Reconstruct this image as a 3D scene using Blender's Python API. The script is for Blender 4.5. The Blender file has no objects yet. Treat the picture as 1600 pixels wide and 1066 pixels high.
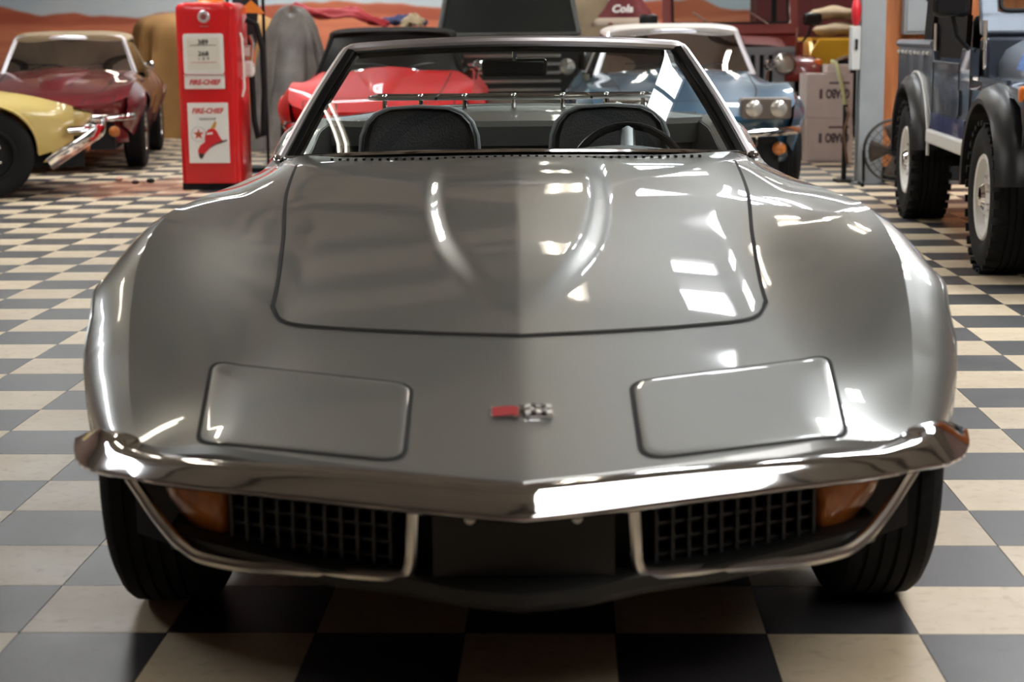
import bpy, math, random
import numpy as np
from mathutils import Vector, Matrix

random.seed(7)
C = bpy.context.scene.collection
SC = bpy.context.scene
PI = math.pi

# ------------------------------------------------------------------ camera, world, light, exposure
CAM_H = 1.1945
cam = bpy.data.cameras.new('camera'); cam_o = bpy.data.objects.new('camera', cam); C.objects.link(cam_o)
cam.sensor_width = 36.0; cam.lens = 36.0 * 2687.6 / 1600.0; cam.clip_start = 0.05; cam.clip_end = 200
_pitch, _roll = 0.175887, 0.009843
cam_o.matrix_world = Matrix.Translation((0, 0, CAM_H)) @ Matrix.Rotation(PI/2 - _pitch, 4, 'X') @ Matrix.Rotation(-_roll, 4, 'Z')
cam.dof.use_dof = True; cam.dof.focus_distance = 5.4; cam.dof.aperture_fstop = 4.6
SC.camera = cam_o
SC.view_settings.view_transform = 'Standard'; SC.view_settings.look = 'None'
SC.view_settings.gamma = 1.0; SC.view_settings.use_curve_mapping = False
SC.view_settings.exposure = 0.30
SC.cycles.use_denoising = True
SC.cycles.sample_clamp_indirect = 6.0
w = bpy.data.worlds.new('sky'); SC.world = w; w.use_nodes = True
w.node_tree.nodes['Background'].inputs[0].default_value = (0.75, 0.85, 1.0, 1)
w.node_tree.nodes['Background'].inputs[1].default_value = 0.6
SKY_E = 21.0       # daylight through the roof lights
TUBE_E = 20.0      # fluorescent tubes

# ------------------------------------------------------------------ materials
MATS = {}
def mat(name, col, rough=0.5, metal=0.0, coat=0.0, noise=0.0, nscale=20, col2=None, spec=0.5, emit=0, trans=0, bump=0, coat_r=0.03, alpha=1, ior=1.45):
    if name in MATS: return MATS[name]
    m = bpy.data.materials.new(name); m.use_nodes = True
    nt = m.node_tree; b = nt.nodes['Principled BSDF']
    c = (*col, 1)
    b.inputs['Base Color'].default_value = c; b.inputs['Roughness'].default_value = rough
    b.inputs['Metallic'].default_value = metal; b.inputs['Coat Weight'].default_value = coat
    b.inputs['Coat Roughness'].default_value = coat_r; b.inputs['Specular IOR Level'].default_value = spec
    b.inputs['Transmission Weight'].default_value = trans; b.inputs['Alpha'].default_value = alpha; b.inputs['IOR'].default_value = ior
    if emit:
        b.inputs['Emission Color'].default_value = c; b.inputs['Emission Strength'].default_value = emit
    if noise or col2 or bump:
        tc = nt.nodes.new('ShaderNodeTexCoord'); n = nt.nodes.new('ShaderNodeTexNoise')
        n.inputs['Scale'].default_value = nscale; n.inputs['Detail'].default_value = 5
        nt.links.new(tc.outputs['Object'], n.inputs['Vector'])
        if noise or col2:
            mx = nt.nodes.new('ShaderNodeMix'); mx.data_type = 'RGBA'
            rr = nt.nodes.new('ShaderNodeMapRange'); rr.inputs[1].default_value = .35; rr.inputs[2].default_value = .65
            nt.links.new(n.outputs[0], rr.inputs[0]); nt.links.new(rr.outputs[0], mx.inputs[0])
            d = col2 if col2 else tuple(x * (1 - noise) for x in col)
            mx.inputs[6].default_value = c; mx.inputs[7].default_value = (*d, 1)
            nt.links.new(mx.outputs[2], b.inputs['Base Color'])
        if bump:
            bp = nt.nodes.new('ShaderNodeBump'); bp.inputs['Strength'].default_value = bump; bp.inputs['Distance'].default_value = .02
            nt.links.new(n.outputs[0], bp.inputs['Height']); nt.links.new(bp.outputs[0], b.inputs['Normal'])
    MATS[name] = m
    return m

def glass_mat(name, tint, gloss=0.10, rough=0.0):
    """thin pane: mostly clear, tinted, with a mirror-like surface reflection"""
    if name in MATS: return MATS[name]
    m = bpy.data.materials.new(name); m.use_nodes = True; nt = m.node_tree
    nt.nodes.clear(); N = nt.nodes.new
    out = N('ShaderNodeOutputMaterial'); tr = N('ShaderNodeBsdfTransparent'); gl = N('ShaderNodeBsdfGlossy'); mx = N('ShaderNodeMixShader'); fr = N('ShaderNodeFresnel')
    tr.inputs[0].default_value = (*tint, 1); gl.inputs['Roughness'].default_value = rough; fr.inputs[0].default_value = 1.5
    ad = N('ShaderNodeMath'); ad.operation = 'ADD'; ad.inputs[1].default_value = gloss; ad.use_clamp = True
    nt.links.new(fr.outputs[0], ad.inputs[0]); nt.links.new(ad.outputs[0], mx.inputs[0])
    nt.links.new(tr.outputs[0], mx.inputs[1]); nt.links.new(gl.outputs[0], mx.inputs[2]); nt.links.new(mx.outputs[0], out.inputs[0])
    MATS[name] = m
    return m

def paint(name, col, metal=0.0, rough=.4, coat=1.0): return mat(name, col, rough, metal, coat)

M_PAINT = mat('steel_grey_metallic_paint', (.31, .31, .297), .38, .75, 1.0, coat_r=.02)
M_CHROME = mat('chrome', (.80, .78, .79), .07, 1.0)
M_DULLCHROME = mat('worn_chrome', (.62, .6, .58), .22, 1.0)
M_STEELTRIM = mat('satin_steel_trim', (.84, .80, .83), .42, 1.0)
M_RUBBER = mat('tire_rubber', (.012, .012, .013), .75, noise=.4, nscale=60, spec=.25)
M_BLACK = mat('flat_black', (.008, .008, .009), .7, spec=.3)
M_GLOSSBLACK = mat('gloss_black', (.012, .012, .013), .25)
M_VINYL = mat('black_vinyl', (.009, .009, .010), .42, bump=.15, nscale=180)
M_DASH = mat('blue_black_dash_vinyl', (.02, .03, .042), .35, bump=.1, nscale=200)
M_GAP = mat('panel_gap', (.012, .012, .012), .8)
M_AMBER = mat('amber_lens', (.55, .17, .03), .3, coat=.6, noise=.3, nscale=40)
M_GREY_EGG = mat('dark_grey_grille', (.05, .05, .053), .5, .2)
M_WHITE = mat('white_enamel', (.78, .77, .74), .35)
M_GLASS = glass_mat('windshield_glass', (.70, .77, .77), .0)
M_DARKGLASS = glass_mat('tinted_window_glass', (.35, .38, .38), .05)

# ------------------------------------------------------------------ mesh helpers
class MB:
    def __init__(s): s.v = []; s.f = []
    def add(s, vs, fs):
        o = len(s.v); s.v += [tuple(map(float, p)) for p in vs]; s.f += [tuple(i + o for i in q) for q in fs]; return s
    def box(s, c, d, rot=None):
        x, y, z = d[0]/2, d[1]/2, d[2]/2
        vs = [(a*x, b*y, e*z) for e in (-1, 1) for b in (-1, 1) for a in (-1, 1)]
        if rot is not None: vs = [rot @ Vector(p) for p in vs]
        vs = [(p[0]+c[0], p[1]+c[1], p[2]+c[2]) for p in vs]
        return s.add(vs, [(0, 2, 3, 1), (4, 5, 7, 6), (0, 1, 5, 4), (2, 6, 7, 3), (0, 4, 6, 2), (1, 3, 7, 5)])
    def grid(s, rows, close=False):
        n = len(rows[0]); vs = [p for r in rows for p in r]; fs = []
        for i in range(len(rows)-1):
            for j in range(n if close else n-1):
                k = (j+1) % n
                fs.append((i*n+j, i*n+k, (i+1)*n+k, (i+1)*n+j))
        return s.add(vs, fs)
    def tube(s, path, r, n=10, closed=False, sx=1.0, cap=True, rs=None):
        P = [Vector(p) for p in path]; m = len(P); rows = []
        up = Vector((0, 0, 1)); prev = None
        for i in range(m):
            a = P[(i-1) % m] if (closed or i) else P[i]; b = P[(i+1) % m] if (closed or i < m-1) else P[i]
            t = (b-a).normalized()
            if prev is None:
                nrm = t.cross(up)
                if nrm.length < 1e-4: nrm = t.cross(Vector((1, 0, 0)))
            else:
                nrm = prev - t*prev.dot(t)
            nrm.normalize(); prev = nrm; bn = t.cross(nrm)
            rr = rs[i] if rs else r
            rows.append([P[i] + nrm*math.cos(2*PI*k/n)*rr*sx + bn*math.sin(2*PI*k/n)*rr for k in range(n)])
        if closed: rows.append(rows[0])
        o = len(s.v); s.grid(rows, True)
        if cap and not closed:
            s.f.append(tuple(o+k for k in range(n))[::-1]); s.f.append(tuple(o+(m-1)*n+k for k in range(n)))
        return s
    def lathe(s, prof, n=32, axis='Z', c=(0, 0, 0)):
        rows = []
        for (r, h) in prof:
            row = []
            for k in range(n):
                a = 2*PI*k/n; u, v = r*math.cos(a), r*math.sin(a)
                p = {'Z': (u, v, h), 'X': (h, u, v), 'Y': (u, h, v)}[axis]
                row.append((p[0]+c[0], p[1]+c[1], p[2]+c[2]))
            rows.append(row)
        return s.grid(rows, True)
    def prism(s, poly, d, frame=None):
        """poly of (u,v) extruded by d along +w; frame = function (u,v,w) -> xyz"""
        fr = frame or (lambda u, v, w_: (u, w_, v)); n = len(poly)
        vs = [fr(u, v, 0) for u, v in poly] + [fr(u, v, d) for u, v in poly]
        return s.add(vs, [tuple(range(n)), tuple(range(2*n-1, n-1, -1))] + [(i, i+n, (i+1) % n + n, (i+1) % n) for i in range(n)])
    def mirrored(s):
        q = MB(); q.v = [(-a, b, c_) for a, b, c_ in s.v]; q.f = [t[::-1] for t in s.f]; return q
    def both(s):
        q = s.mirrored(); return s.add(q.v, q.f)
    def ball(s, c, r, n=10, sc=(1, 1, 1)):
        rows = []
        for i in range(n//2+1):
            a = PI*i/(n//2)
            rows.append([(c[0]+r*sc[0]*math.sin(a)*math.cos(2*PI*k/n), c[1]+r*sc[1]*math.sin(a)*math.sin(2*PI*k/n), c[2]+r*sc[2]*math.cos(a)) for k in range(n)])
        return s.grid(rows, True)
    def mesh(s, name, angle=35, smooth=True):
        me = bpy.data.meshes.new(name); me.from_pydata(s.v, [], s.f); me.update()
        import bmesh
        bm = bmesh.new(); bm.from_mesh(me); bmesh.ops.remove_doubles(bm, verts=bm.verts, dist=1e-5)
        bmesh.ops.recalc_face_normals(bm, faces=bm.faces); bm.to_mesh(me); bm.free()
        if smooth:
            me.polygons.foreach_set('use_smooth', [True]*len(me.polygons)); me.set_sharp_from_angle(angle=math.radians(angle))
        return me
    def build(s, name, m, parent=None, angle=35, bevel=0, smooth=True, subs=0, solid=0, label=None):
        me = s.mesh(name, angle, smooth); me.materials.append(m)
        o = bpy.data.objects.new(name, me); C.objects.link(o); o.parent = parent
        if solid:
            q = o.modifiers.new('thick', 'SOLIDIFY'); q.thickness = solid; q.offset = -1
        if bevel:
            q = o.modifiers.new('bevel', 'BEVEL'); q.width = bevel; q.segments = 2; q.limit_method = 'ANGLE'; q.angle_limit = math.radians(40)
        if subs:
            q = o.modifiers.new('sub', 'SUBSURF'); q.levels = subs; q.render_levels = subs
        if label: o['label'] = label
        return o

def tag(o, label, cat, group=None):
    o['label'] = label; o['category'] = cat
    if group: o['group'] = group
    return o
def thing(name, label, cat, loc=(0, 0, 0), rz=0, group=None):
    o = bpy.data.objects.new(name, None); o.empty_display_size = .1; C.objects.link(o); o.location = loc; o.rotation_euler = (0, 0, rz)
    return tag(o, label, cat, group)
def struct(o): o['kind'] = 'structure'; return o
def text(name, body, size, m, parent, loc, rot, depth=.001, shear=0, bold=0, spacing=1.0, xs=1.0):
    cu = bpy.data.curves.new(name, 'FONT'); cu.body = body; cu.size = size; cu.extrude = depth; cu.shear = shear; cu.offset = bold
    cu.align_x = 'CENTER'; cu.align_y = 'CENTER'; cu.space_character = spacing; cu.resolution_u = 3
    t = bpy.data.objects.new(name, cu); C.objects.link(t)
    dg = bpy.context.evaluated_depsgraph_get(); dg.update()
    me = bpy.data.meshes.new_from_object(t.evaluated_get(dg)); me.name = name
    bpy.data.objects.remove(t); bpy.data.curves.remove(cu)
    me.materials.clear(); me.materials.append(m)
    o = bpy.data.objects.new(name, me); C.objects.link(o); o.parent = parent; o.location = loc; o.rotation_euler = rot; o.scale = (xs, 1, 1)
    return o

class Curve:
    """smooth cubic through table points (monotone-ish)"""
    def __init__(s, *pts):
        s.x = [float(p[0]) for p in pts]; s.y = [float(p[1]) for p in pts]; n = len(pts)
        d = [(s.y[i+1]-s.y[i])/(s.x[i+1]-s.x[i]) for i in range(n-1)]
        m = [d[0]]
        for i in range(1, n-1):
            m.append(0 if d[i-1]*d[i] <= 0 else 2*d[i-1]*d[i]/(d[i-1]+d[i]))
        m.append(d[-1]); s.m = m
    def __call__(s, t):
        if t <= s.x[0]: return s.y[0]
        if t >= s.x[-1]: return s.y[-1]
        i = 0
        while t > s.x[i+1]: i += 1
        h = s.x[i+1]-s.x[i]; u = (t-s.x[i])/h
        return ((2*u**3-3*u*u+1)*s.y[i] + (u**3-2*u*u+u)*h*s.m[i] + (-2*u**3+3*u*u)*s.y[i+1] + (u**3-u*u)*h*s.m[i+1])
def ss(a, b, t):
    t = min(1, max(0, (t-a)/(b-a))); return t*t*(3-2*t)
def lerp(a, b, t): return a+(b-a)*t
def lin(a, b, n): return [a+(b-a)*i/(n-1) for i in range(n)]

# ------------------------------------------------------------------ room
YAW = 0.035
X0, Y0, T = 1.00157, 3.32933, 0.3048
def room_rot(o): o.rotation_euler = (0, 0, -YAW); return o

def tile_mat(name, a, b, c, rough, stain):
    m = bpy.data.materials.new(name); m.use_nodes = True; nt = m.node_tree; N = nt.nodes.new; L = nt.links.new
    bs = nt.nodes['Principled BSDF']; geo = N('ShaderNodeNewGeometry'); oi = N('ShaderNodeObjectInfo')
    n1 = N('ShaderNodeTexNoise'); n1.inputs['Scale'].default_value = 3.2; n1.inputs['Detail'].default_value = 8; n1.inputs['Roughness'].default_value = .65
    n2 = N('ShaderNodeTexNoise'); n2.inputs['Scale'].default_value = 26; n2.inputs['Detail'].default_value = 4
    L(geo.outputs['Position'], n1.inputs['Vector']); L(geo.outputs['Position'], n2.inputs['Vector'])
    r1 = N('ShaderNodeMapRange'); r1.inputs[1].default_value = .42; r1.inputs[2].default_value = .72; L(n1.outputs[0], r1.inputs[0])
    m1 = N('ShaderNodeMix'); m1.data_type = 'RGBA'; m1.inputs[6].default_value = (*a, 1); m1.inputs[7].default_value = (*b, 1); L(r1.outputs[0], m1.inputs[0])
    r2 = N('ShaderNodeMapRange'); r2.inputs[1].default_value = .55; r2.inputs[2].default_value = .8; r2.inputs[4].default_value = .7; L(n2.outputs[0], r2.inputs[0])
    m2 = N('ShaderNodeMix'); m2.data_type = 'RGBA'; L(m1.outputs[2], m2.inputs[6]); m2.inputs[7].default_value = (*c, 1); L(r2.outputs[0], m2.inputs[0])
    hv = N('ShaderNodeHueSaturation'); L(m2.outputs[2], hv.inputs['Color'])
    rv = N('ShaderNodeMapRange'); rv.inputs[3].default_value = .88; rv.inputs[4].default_value = 1.1; L(oi.outputs['Random'], rv.inputs[0]); L(rv.outputs[0], hv.inputs['Value'])
    # rust-red dust spilled on the floor by the fuel pump
    vd = N('ShaderNodeVectorMath'); vd.operation = 'SUBTRACT'; vd.inputs[1].default_value = (-3.05, 14.1, 0); L(geo.outputs['Position'], vd.inputs[0])
    vm = N('ShaderNodeVectorMath'); vm.operation = 'MULTIPLY'; vm.inputs[1].default_value = (1.05, .85, 1); L(vd.outputs[0], vm.inputs[0])
    vl = N('ShaderNodeVectorMath'); vl.operation = 'LENGTH'; L(vm.outputs[0], vl.inputs[0])
    n3 = N('ShaderNodeTexNoise'); n3.inputs['Scale'].default_value = 4.0; n3.inputs['Detail'].default_value = 6; L(geo.outputs['Position'], n3.inputs['Vector'])
    su = N('ShaderNodeMath'); su.operation = 'MULTIPLY_ADD'; su.inputs[1].default_value = 2.2; L(n3.outputs[0], su.inputs[0])
    ng = N('ShaderNodeMath'); ng.operation = 'MULTIPLY'; ng.inputs[1].default_value = -1.0; L(vl.outputs['Value'], ng.inputs[0]); L(ng.outputs[0], su.inputs[2])
    r3 = N('ShaderNodeMapRange'); r3.inputs[1].default_value = .35; r3.inputs[2].default_value = .65; r3.inputs[4].default_value = .75; L(su.outputs[0], r3.inputs[0])
    m3 = N('ShaderNodeMix'); m3.data_type = 'RGBA'; L(hv.outputs[0], m3.inputs[6]); m3.inputs[7].default_value = (.28, .09, .04, 1); L(r3.outputs[0], m3.inputs[0])
    L(m3.outputs[2], bs.inputs['Base Color'])
    rr = N('ShaderNodeMapRange'); rr.inputs[3].default_value = rough; rr.inputs[4].default_value = rough+.18; L(n1.outputs[0], rr.inputs[0]); L(rr.outputs[0], bs.inputs['Roughness'])
    bs.inputs['Specular IOR Level'].default_value = .4
    return m
M_CREAM = tile_mat('cream_vinyl_tile', (.66, .54, .38), (.56, .44, .29), (.41, .30, .18), .30, 1)
M_DARK = tile_mat('charcoal_vinyl_tile', (.042, .040, .043), (.075, .072, .074), (.03, .028, .03), .30, 0)
M_SLAB = mat('grey_screed', (.12, .11, .10), .8, noise=.3, nscale=6)

fl = MB().box((0, 10, -.054), (24, 36, .1)).build('floor', M_SLAB, smooth=False); struct(room_rot(fl))
def to_px(X, Y, Z):
    dz = Z-CAM_H; d = Y*math.cos(_pitch)-dz*math.sin(_pitch)
    return (800+2687.6*X/d, 533+2687.6*(-dz*math.cos(_pitch)-Y*math.sin(_pitch))/d, d)
cells = []
for ci in range(-32, 30):
    for ri in range(-20, 66):
        a = X0+(ci+.5)*T; b = Y0+(ri+.5)*T
        X = a*math.cos(YAW)+b*math.sin(YAW); Y = -a*math.sin(YAW)+b*math.cos(YAW)
        seen = False
        if Y > 2.6:
            x, y, d = to_px(X, Y, 0)
            hid = abs(X) < .8 and 3.45 < Y < 8.2 or (abs(X) < .62 and 3.1 < Y < 8.4)
            seen = -110 < x < 1710 and y < 1150 and not hid
        cells.append((not seen, Y, ci, ri, a, b))
cells.sort()
tmesh = {}
for k, mm in ((0, M_DARK), (1, M_CREAM)):
    me = MB().box((0, 0, -.003), (T-.0022, T-.0022, .006)).mesh('tile', smooth=False); me.materials.append(mm); tmesh[k] = me
for c in cells[:300]:
    o = bpy.data.objects.new('tile', tmesh[(c[2]+c[3]) % 2]); C.objects.link(o); o.parent = fl; o.location = (c[4], c[5], 0)
for k, mm, nm in ((0, M_DARK, 'dark_tile_field'), (1, M_CREAM, 'cream_tile_field')):
    q = MB()
    for c in cells[300:]:
        if (c[2]+c[3]) % 2 == k:
            h = (T-.0022)/2; q.add([(c[4]-h, c[5]-h, 0), (c[4]+h, c[5]-h, 0), (c[4]+h, c[5]+h, 0), (c[4]-h, c[5]+h, 0)], [(0, 1, 2, 3)])
    o = q.build(nm, mm, fl, smooth=False); o['kind'] = 'stuff'

def mural_mat():
    m = bpy.data.materials.new('painted_desert_mural'); m.use_nodes = True; nt = m.node_tree; N = nt.nodes.new; L = nt.links.new
    bs = nt.nodes['Principled BSDF']; bs.inputs['Roughness'].default_value = .7
    geo = N('ShaderNodeNewGeometry'); sep = N('ShaderNodeSeparateXYZ'); L(geo.outputs['Position'], sep.inputs[0])
    def ridge(scale, amp, base, seed):
        cx = N('ShaderNodeCombineXYZ'); L(sep.outputs[0], cx.inputs[0]); cx.inputs[1].default_value = seed
        n = N('ShaderNodeTexNoise'); n.inputs['Scale'].default_value = scale; n.inputs['Detail'].default_value = 3; L(cx.outputs[0], n.inputs['Vector'])
        k = N('ShaderNodeMath'); k.operation = 'MULTIPLY_ADD'; k.inputs[1].default_value = amp; k.inputs[2].default_value = base; L(n.outputs[0], k.inputs[0])
        s = N('ShaderNodeMath'); s.operation = 'SUBTRACT'; L(k.outputs[0], s.inputs[0]); L(sep.outputs[2], s.inputs[1])
        r = N('ShaderNodeMapRange'); r.inputs[1].default_value = -.02; r.inputs[2].default_value = .02; L(s.outputs[0], r.inputs[0])
        return r.outputs[0]
    def strata(c1, c2, sz, seed):
        mp = N('ShaderNodeMapping'); mp.inputs['Scale'].default_value = (.5, .5, sz); mp.inputs['Location'].default_value = (seed, 0, 0); L(geo.outputs['Position'], mp.inputs['Vector'])
        n = N('ShaderNodeTexNoise'); n.inputs['Scale'].default_value = 1.6; n.inputs['Detail'].default_value = 6; L(mp.outputs[0], n.inputs['Vector'])
        rr = N('ShaderNodeMapRange'); rr.inputs[1].default_value = .38; rr.inputs[2].default_value = .62; L(n.outputs[0], rr.inputs[0])
        q = N('ShaderNodeMix'); q.data_type = 'RGBA'; q.inputs[6].default_value = (*c1, 1); q.inputs[7].default_value = (*c2, 1); L(rr.outputs[0], q.inputs[0]); return q.outputs[2]
    def over(bot, fac, top):
        q = N('ShaderNodeMix'); q.data_type = 'RGBA'; L(fac, q.inputs[0]); L(bot, q.inputs[6]); L(top, q.inputs[7]); return q.outputs[2]
    sky = strata((.55, .66, .74), (.68, .74, .76), 2.0, 3)
    far = strata((.60, .17, .08), (.48, .11, .06), 3, 9)
    mid = strata((.78, .27, .14), (.66, .19, .10), 4, 21)
    near = strata((.82, .33, .18), (.68, .21, .11), 6, 33)
    c = over(sky, ridge(.45, 1.0, 1.10, 2.0), far)
    c = over(c, ridge(.35, .45, 1.20, 8.0), mid)
    c = over(c, ridge(.6, .4, .72, 14.0), near)
    L(c, bs.inputs['Base Color'])
    return m
M_MURAL = mural_mat()
M_WALL = mat('brown_board_wall', (.36, .27, .24), .7, col2=(.27, .20, .18), nscale=3)
M_CEIL = mat('pale_insulation_ceiling', (.40, .385, .36), .85, noise=.12, nscale=2)
M_BEAM = mat('dark_steel_beam', (.07, .065, .06), .6)
def woodmat():
    m = bpy.data.materials.new('stained_plywood'); m.use_nodes = True; nt = m.node_tree; N = nt.nodes.new; L = nt.links.new
    bs = nt.nodes['Principled BSDF']; bs.inputs['Roughness'].default_value = .55
    tc = N('ShaderNodeTexCoord'); mp = N('ShaderNodeMapping'); mp.inputs['Scale'].default_value = (6, 6, .7); L(tc.outputs['Object'], mp.inputs['Vector'])
    n = N('ShaderNodeTexNoise'); n.inputs['Scale'].default_value = 2.4; n.inputs['Detail'].default_value = 8; n.inputs['Distortion'].default_value = .6; L(mp.outputs[0], n.inputs['Vector'])
    r = N('ShaderNodeValToRGB'); r.color_ramp.elements[0].position = .3; r.color_ramp.elements[0].color = (.30, .085, .022, 1); r.color_ramp.elements[1].position = .7; r.color_ramp.elements[1].color = (.50, .17, .05, 1)
    L(n.outputs[0], r.inputs[0]); L(r.outputs[0], bs.inputs['Base Color']); return m
M_PLY = woodmat()

CEIL = 4.3
def wall(name, c, d, m):
    return struct(room_rot(MB().box(c, d).build(name, m, smooth=False)))
wall('wall_back', (0, 24.1, CEIL/2), (24, .2, CEIL+.2), M_MURAL)
wall('wall_left', (-10.1, 10, CEIL/2), (.2, 28.4, CEIL+.2), M_WALL)
wall('wall_right', (9.1, 10, CEIL/2), (.2, 28.4, CEIL+.2), M_WALL)
wall('wall_front', (-.5, -4.1, CEIL/2), (19.4, .2, CEIL+.2), M_WALL)
SKYLIGHTS = [(1.3, 4.3, -2.0, 3.2), (2.15, 2.75, 6.3, 7.15), (1.40, 1.80, 9.65, 11.3), (1.15, 1.75, 12.4, 15.4), (-4.6, -3.2, 13.0, 16.0), (-6.6, -5.6, 5.0, 8.5), (3.0, 4.9, 7.6, 12.0), (-3.5, -1.5, 20.6, 22.0), (2.6, 4.2, 19.0, 20.6)]  # wide right-hand panel past the hood is added to brighten the hood's right half
# ceiling with openings for the roof lights, built from strips between them
def ceiling():
    ys = sorted({-4.2, 24.2} | {v for s in SKYLIGHTS for v in s[2:]})
    q = MB()
    for a, b in zip(ys, ys[1:]):
        ym = (a+b)/2; holes = sorted([(s[0], s[1]) for s in SKYLIGHTS if s[2] < ym < s[3]]); x = -10.2
        for h0, h1 in holes + [(9.2, None)]:
            if h0 > x: q.box(((x+h0)/2, ym, CEIL+.05), (h0-x, b-a, .1))
            if h1: x = h1
    return struct(q.build('ceiling', M_CEIL, smooth=False))
ceiling()
M_SKYL = mat('daylit_fibreglass', (.93, .97, 1.0), .6, emit=SKY_E)
M_SKYL_DIM = mat('dimmed_daylit_fibreglass', (.95, .95, .93), .6, emit=SKY_E*.24)  # glow turned down so the floor before the car stays dark
for i, s in enumerate(SKYLIGHTS):
    t = thing('roof_light', 'translucent daylight panel set into the ceiling, bright with sky', 'skylight', ((s[0]+s[1])/2, (s[2]+s[3])/2, CEIL), 0, 'roof lights in the ceiling')
    W, D = s[1]-s[0], s[3]-s[2]
    MB().box((0, 0, .06), (W-.06, D-.06, .02)).build('diffuser', M_SKYL_DIM if i == 0 else M_SKYL, t, smooth=False)
    f = MB()
    for sx in (-1, 1): f.box((sx*(W/2-.02), 0, .03), (.05, D, .08))
    for sy in (-1, 1): f.box((0, sy*(D/2-.02), .03), (W, .05, .08))
    f.box((0, 0, .03), (W, .05, .05)); f.build('frame', M_BEAM, t, smooth=False)
M_TUBE = mat('fluorescent_tube', (1.0, .92, .78), .5, emit=TUBE_E)
def tube_lamp(x, y, rz=0):
    t = thing('fluorescent_lamp', 'twin tube fluorescent fitting under the ceiling', 'ceiling lamp', (x, y, CEIL-.30), rz, 'fluorescent fittings under the ceiling')
    MB().box((0, 0, .05), (.30, 1.3, .05)).build('housing', M_WHITE, t, smooth=False)
    for s in (-1, 1): MB().tube([(s*.08, -.6, 0), (s*.08, .6, 0)], .02, 8).build('tube', M_TUBE, t)
    for s in (-1, 1): MB().box((0, s*.5, .185), (.01, .01, .23)).build('hanger', M_BEAM, t, smooth=False)
for x in (-3.1, .62, 3.9):
    for y in (9.8, 12.3, 16.3, 19.5, 22.9): tube_lamp(x, y)  # rearmost row added to brighten the mural end
tube_lamp(-3.0, 6.3)
for k, y in enumerate([-3, -1.4, .4, 2.4, 4.0, 4.9, 5.9, 7.45, 8.3, 9.4, 10.5, 11.6, 12.9, 14.2, 15.5, 17.2, 18.9, 20.6, 22.3]):
    o = MB().box((-.5, y, CEIL-.08), (19.2, .13, .16)).build('trim_%d' % (k+1), M_BEAM, smooth=False); struct(o)
# partition of stained plywood with its steel column and black kick strip
wp = struct(MB().box((6.0, 14.02, CEIL/2), (6.12, .12, CEIL)).build('wall_partition', M_PLY, smooth=False))
struct(MB().box((6.0, 13.93, .06), (6.1, .04, .12)).build('baseboard_partition', M_BLACK, smooth=False))
M_COL = mat('grey_painted_steel', (.30, .31, .32), .5, noise=.12, nscale=5)
col = thing('steel_column', 'grey painted steel column at the end of the plywood partition', 'column', (2.86, 13.78, 0))
q = MB(); q.box((0, -.07, CEIL/2), (.19, .02, CEIL)); q.box((0, .07, CEIL/2), (.19, .02, CEIL)); q.box((0, 0, CEIL/2), (.02, .14, CEIL)); q.build('beam', M_COL, col, smooth=False)
MB().box((0, 0, .006), (.24, .2, .012)).build('base_plate', M_COL, col, smooth=False)

ABOVE = {'the grey convertible': (.0, 5.5), 'the red fuel pump': (-2.3, 14), 'the maroon car': (-4.4, 17.5), 'the yellow car': (-5.2, 13), 'the red car': (-1, 16), 'the blue car': (1.3, 14.8),
         'the slate blue pickup': (3.3, 9.8), 'the dark red truck': (2.4, 18.8), 'the dark truck': (0, 21), 'the ochre dust sheet': (-3.8, 22), 'the yellow buggy': (3.9, 20.6), 'the floor in front of the grey convertible': (2.5, 1), 'the checkered floor beside the grey convertible': (-4.5, 7)}
for o in list(C.objects):
    if o.get('category') in ('skylight', 'ceiling lamp'):
        k = min(ABOVE, key=lambda n: (ABOVE[n][0]-o.location.x)**2+(ABOVE[n][1]-o.location.y)**2)
        o['label'] = ('translucent daylight panel in the ceiling over %s' if o['category'] == 'skylight' else 'twin tube fluorescent fitting hung over %s') % k
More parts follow.
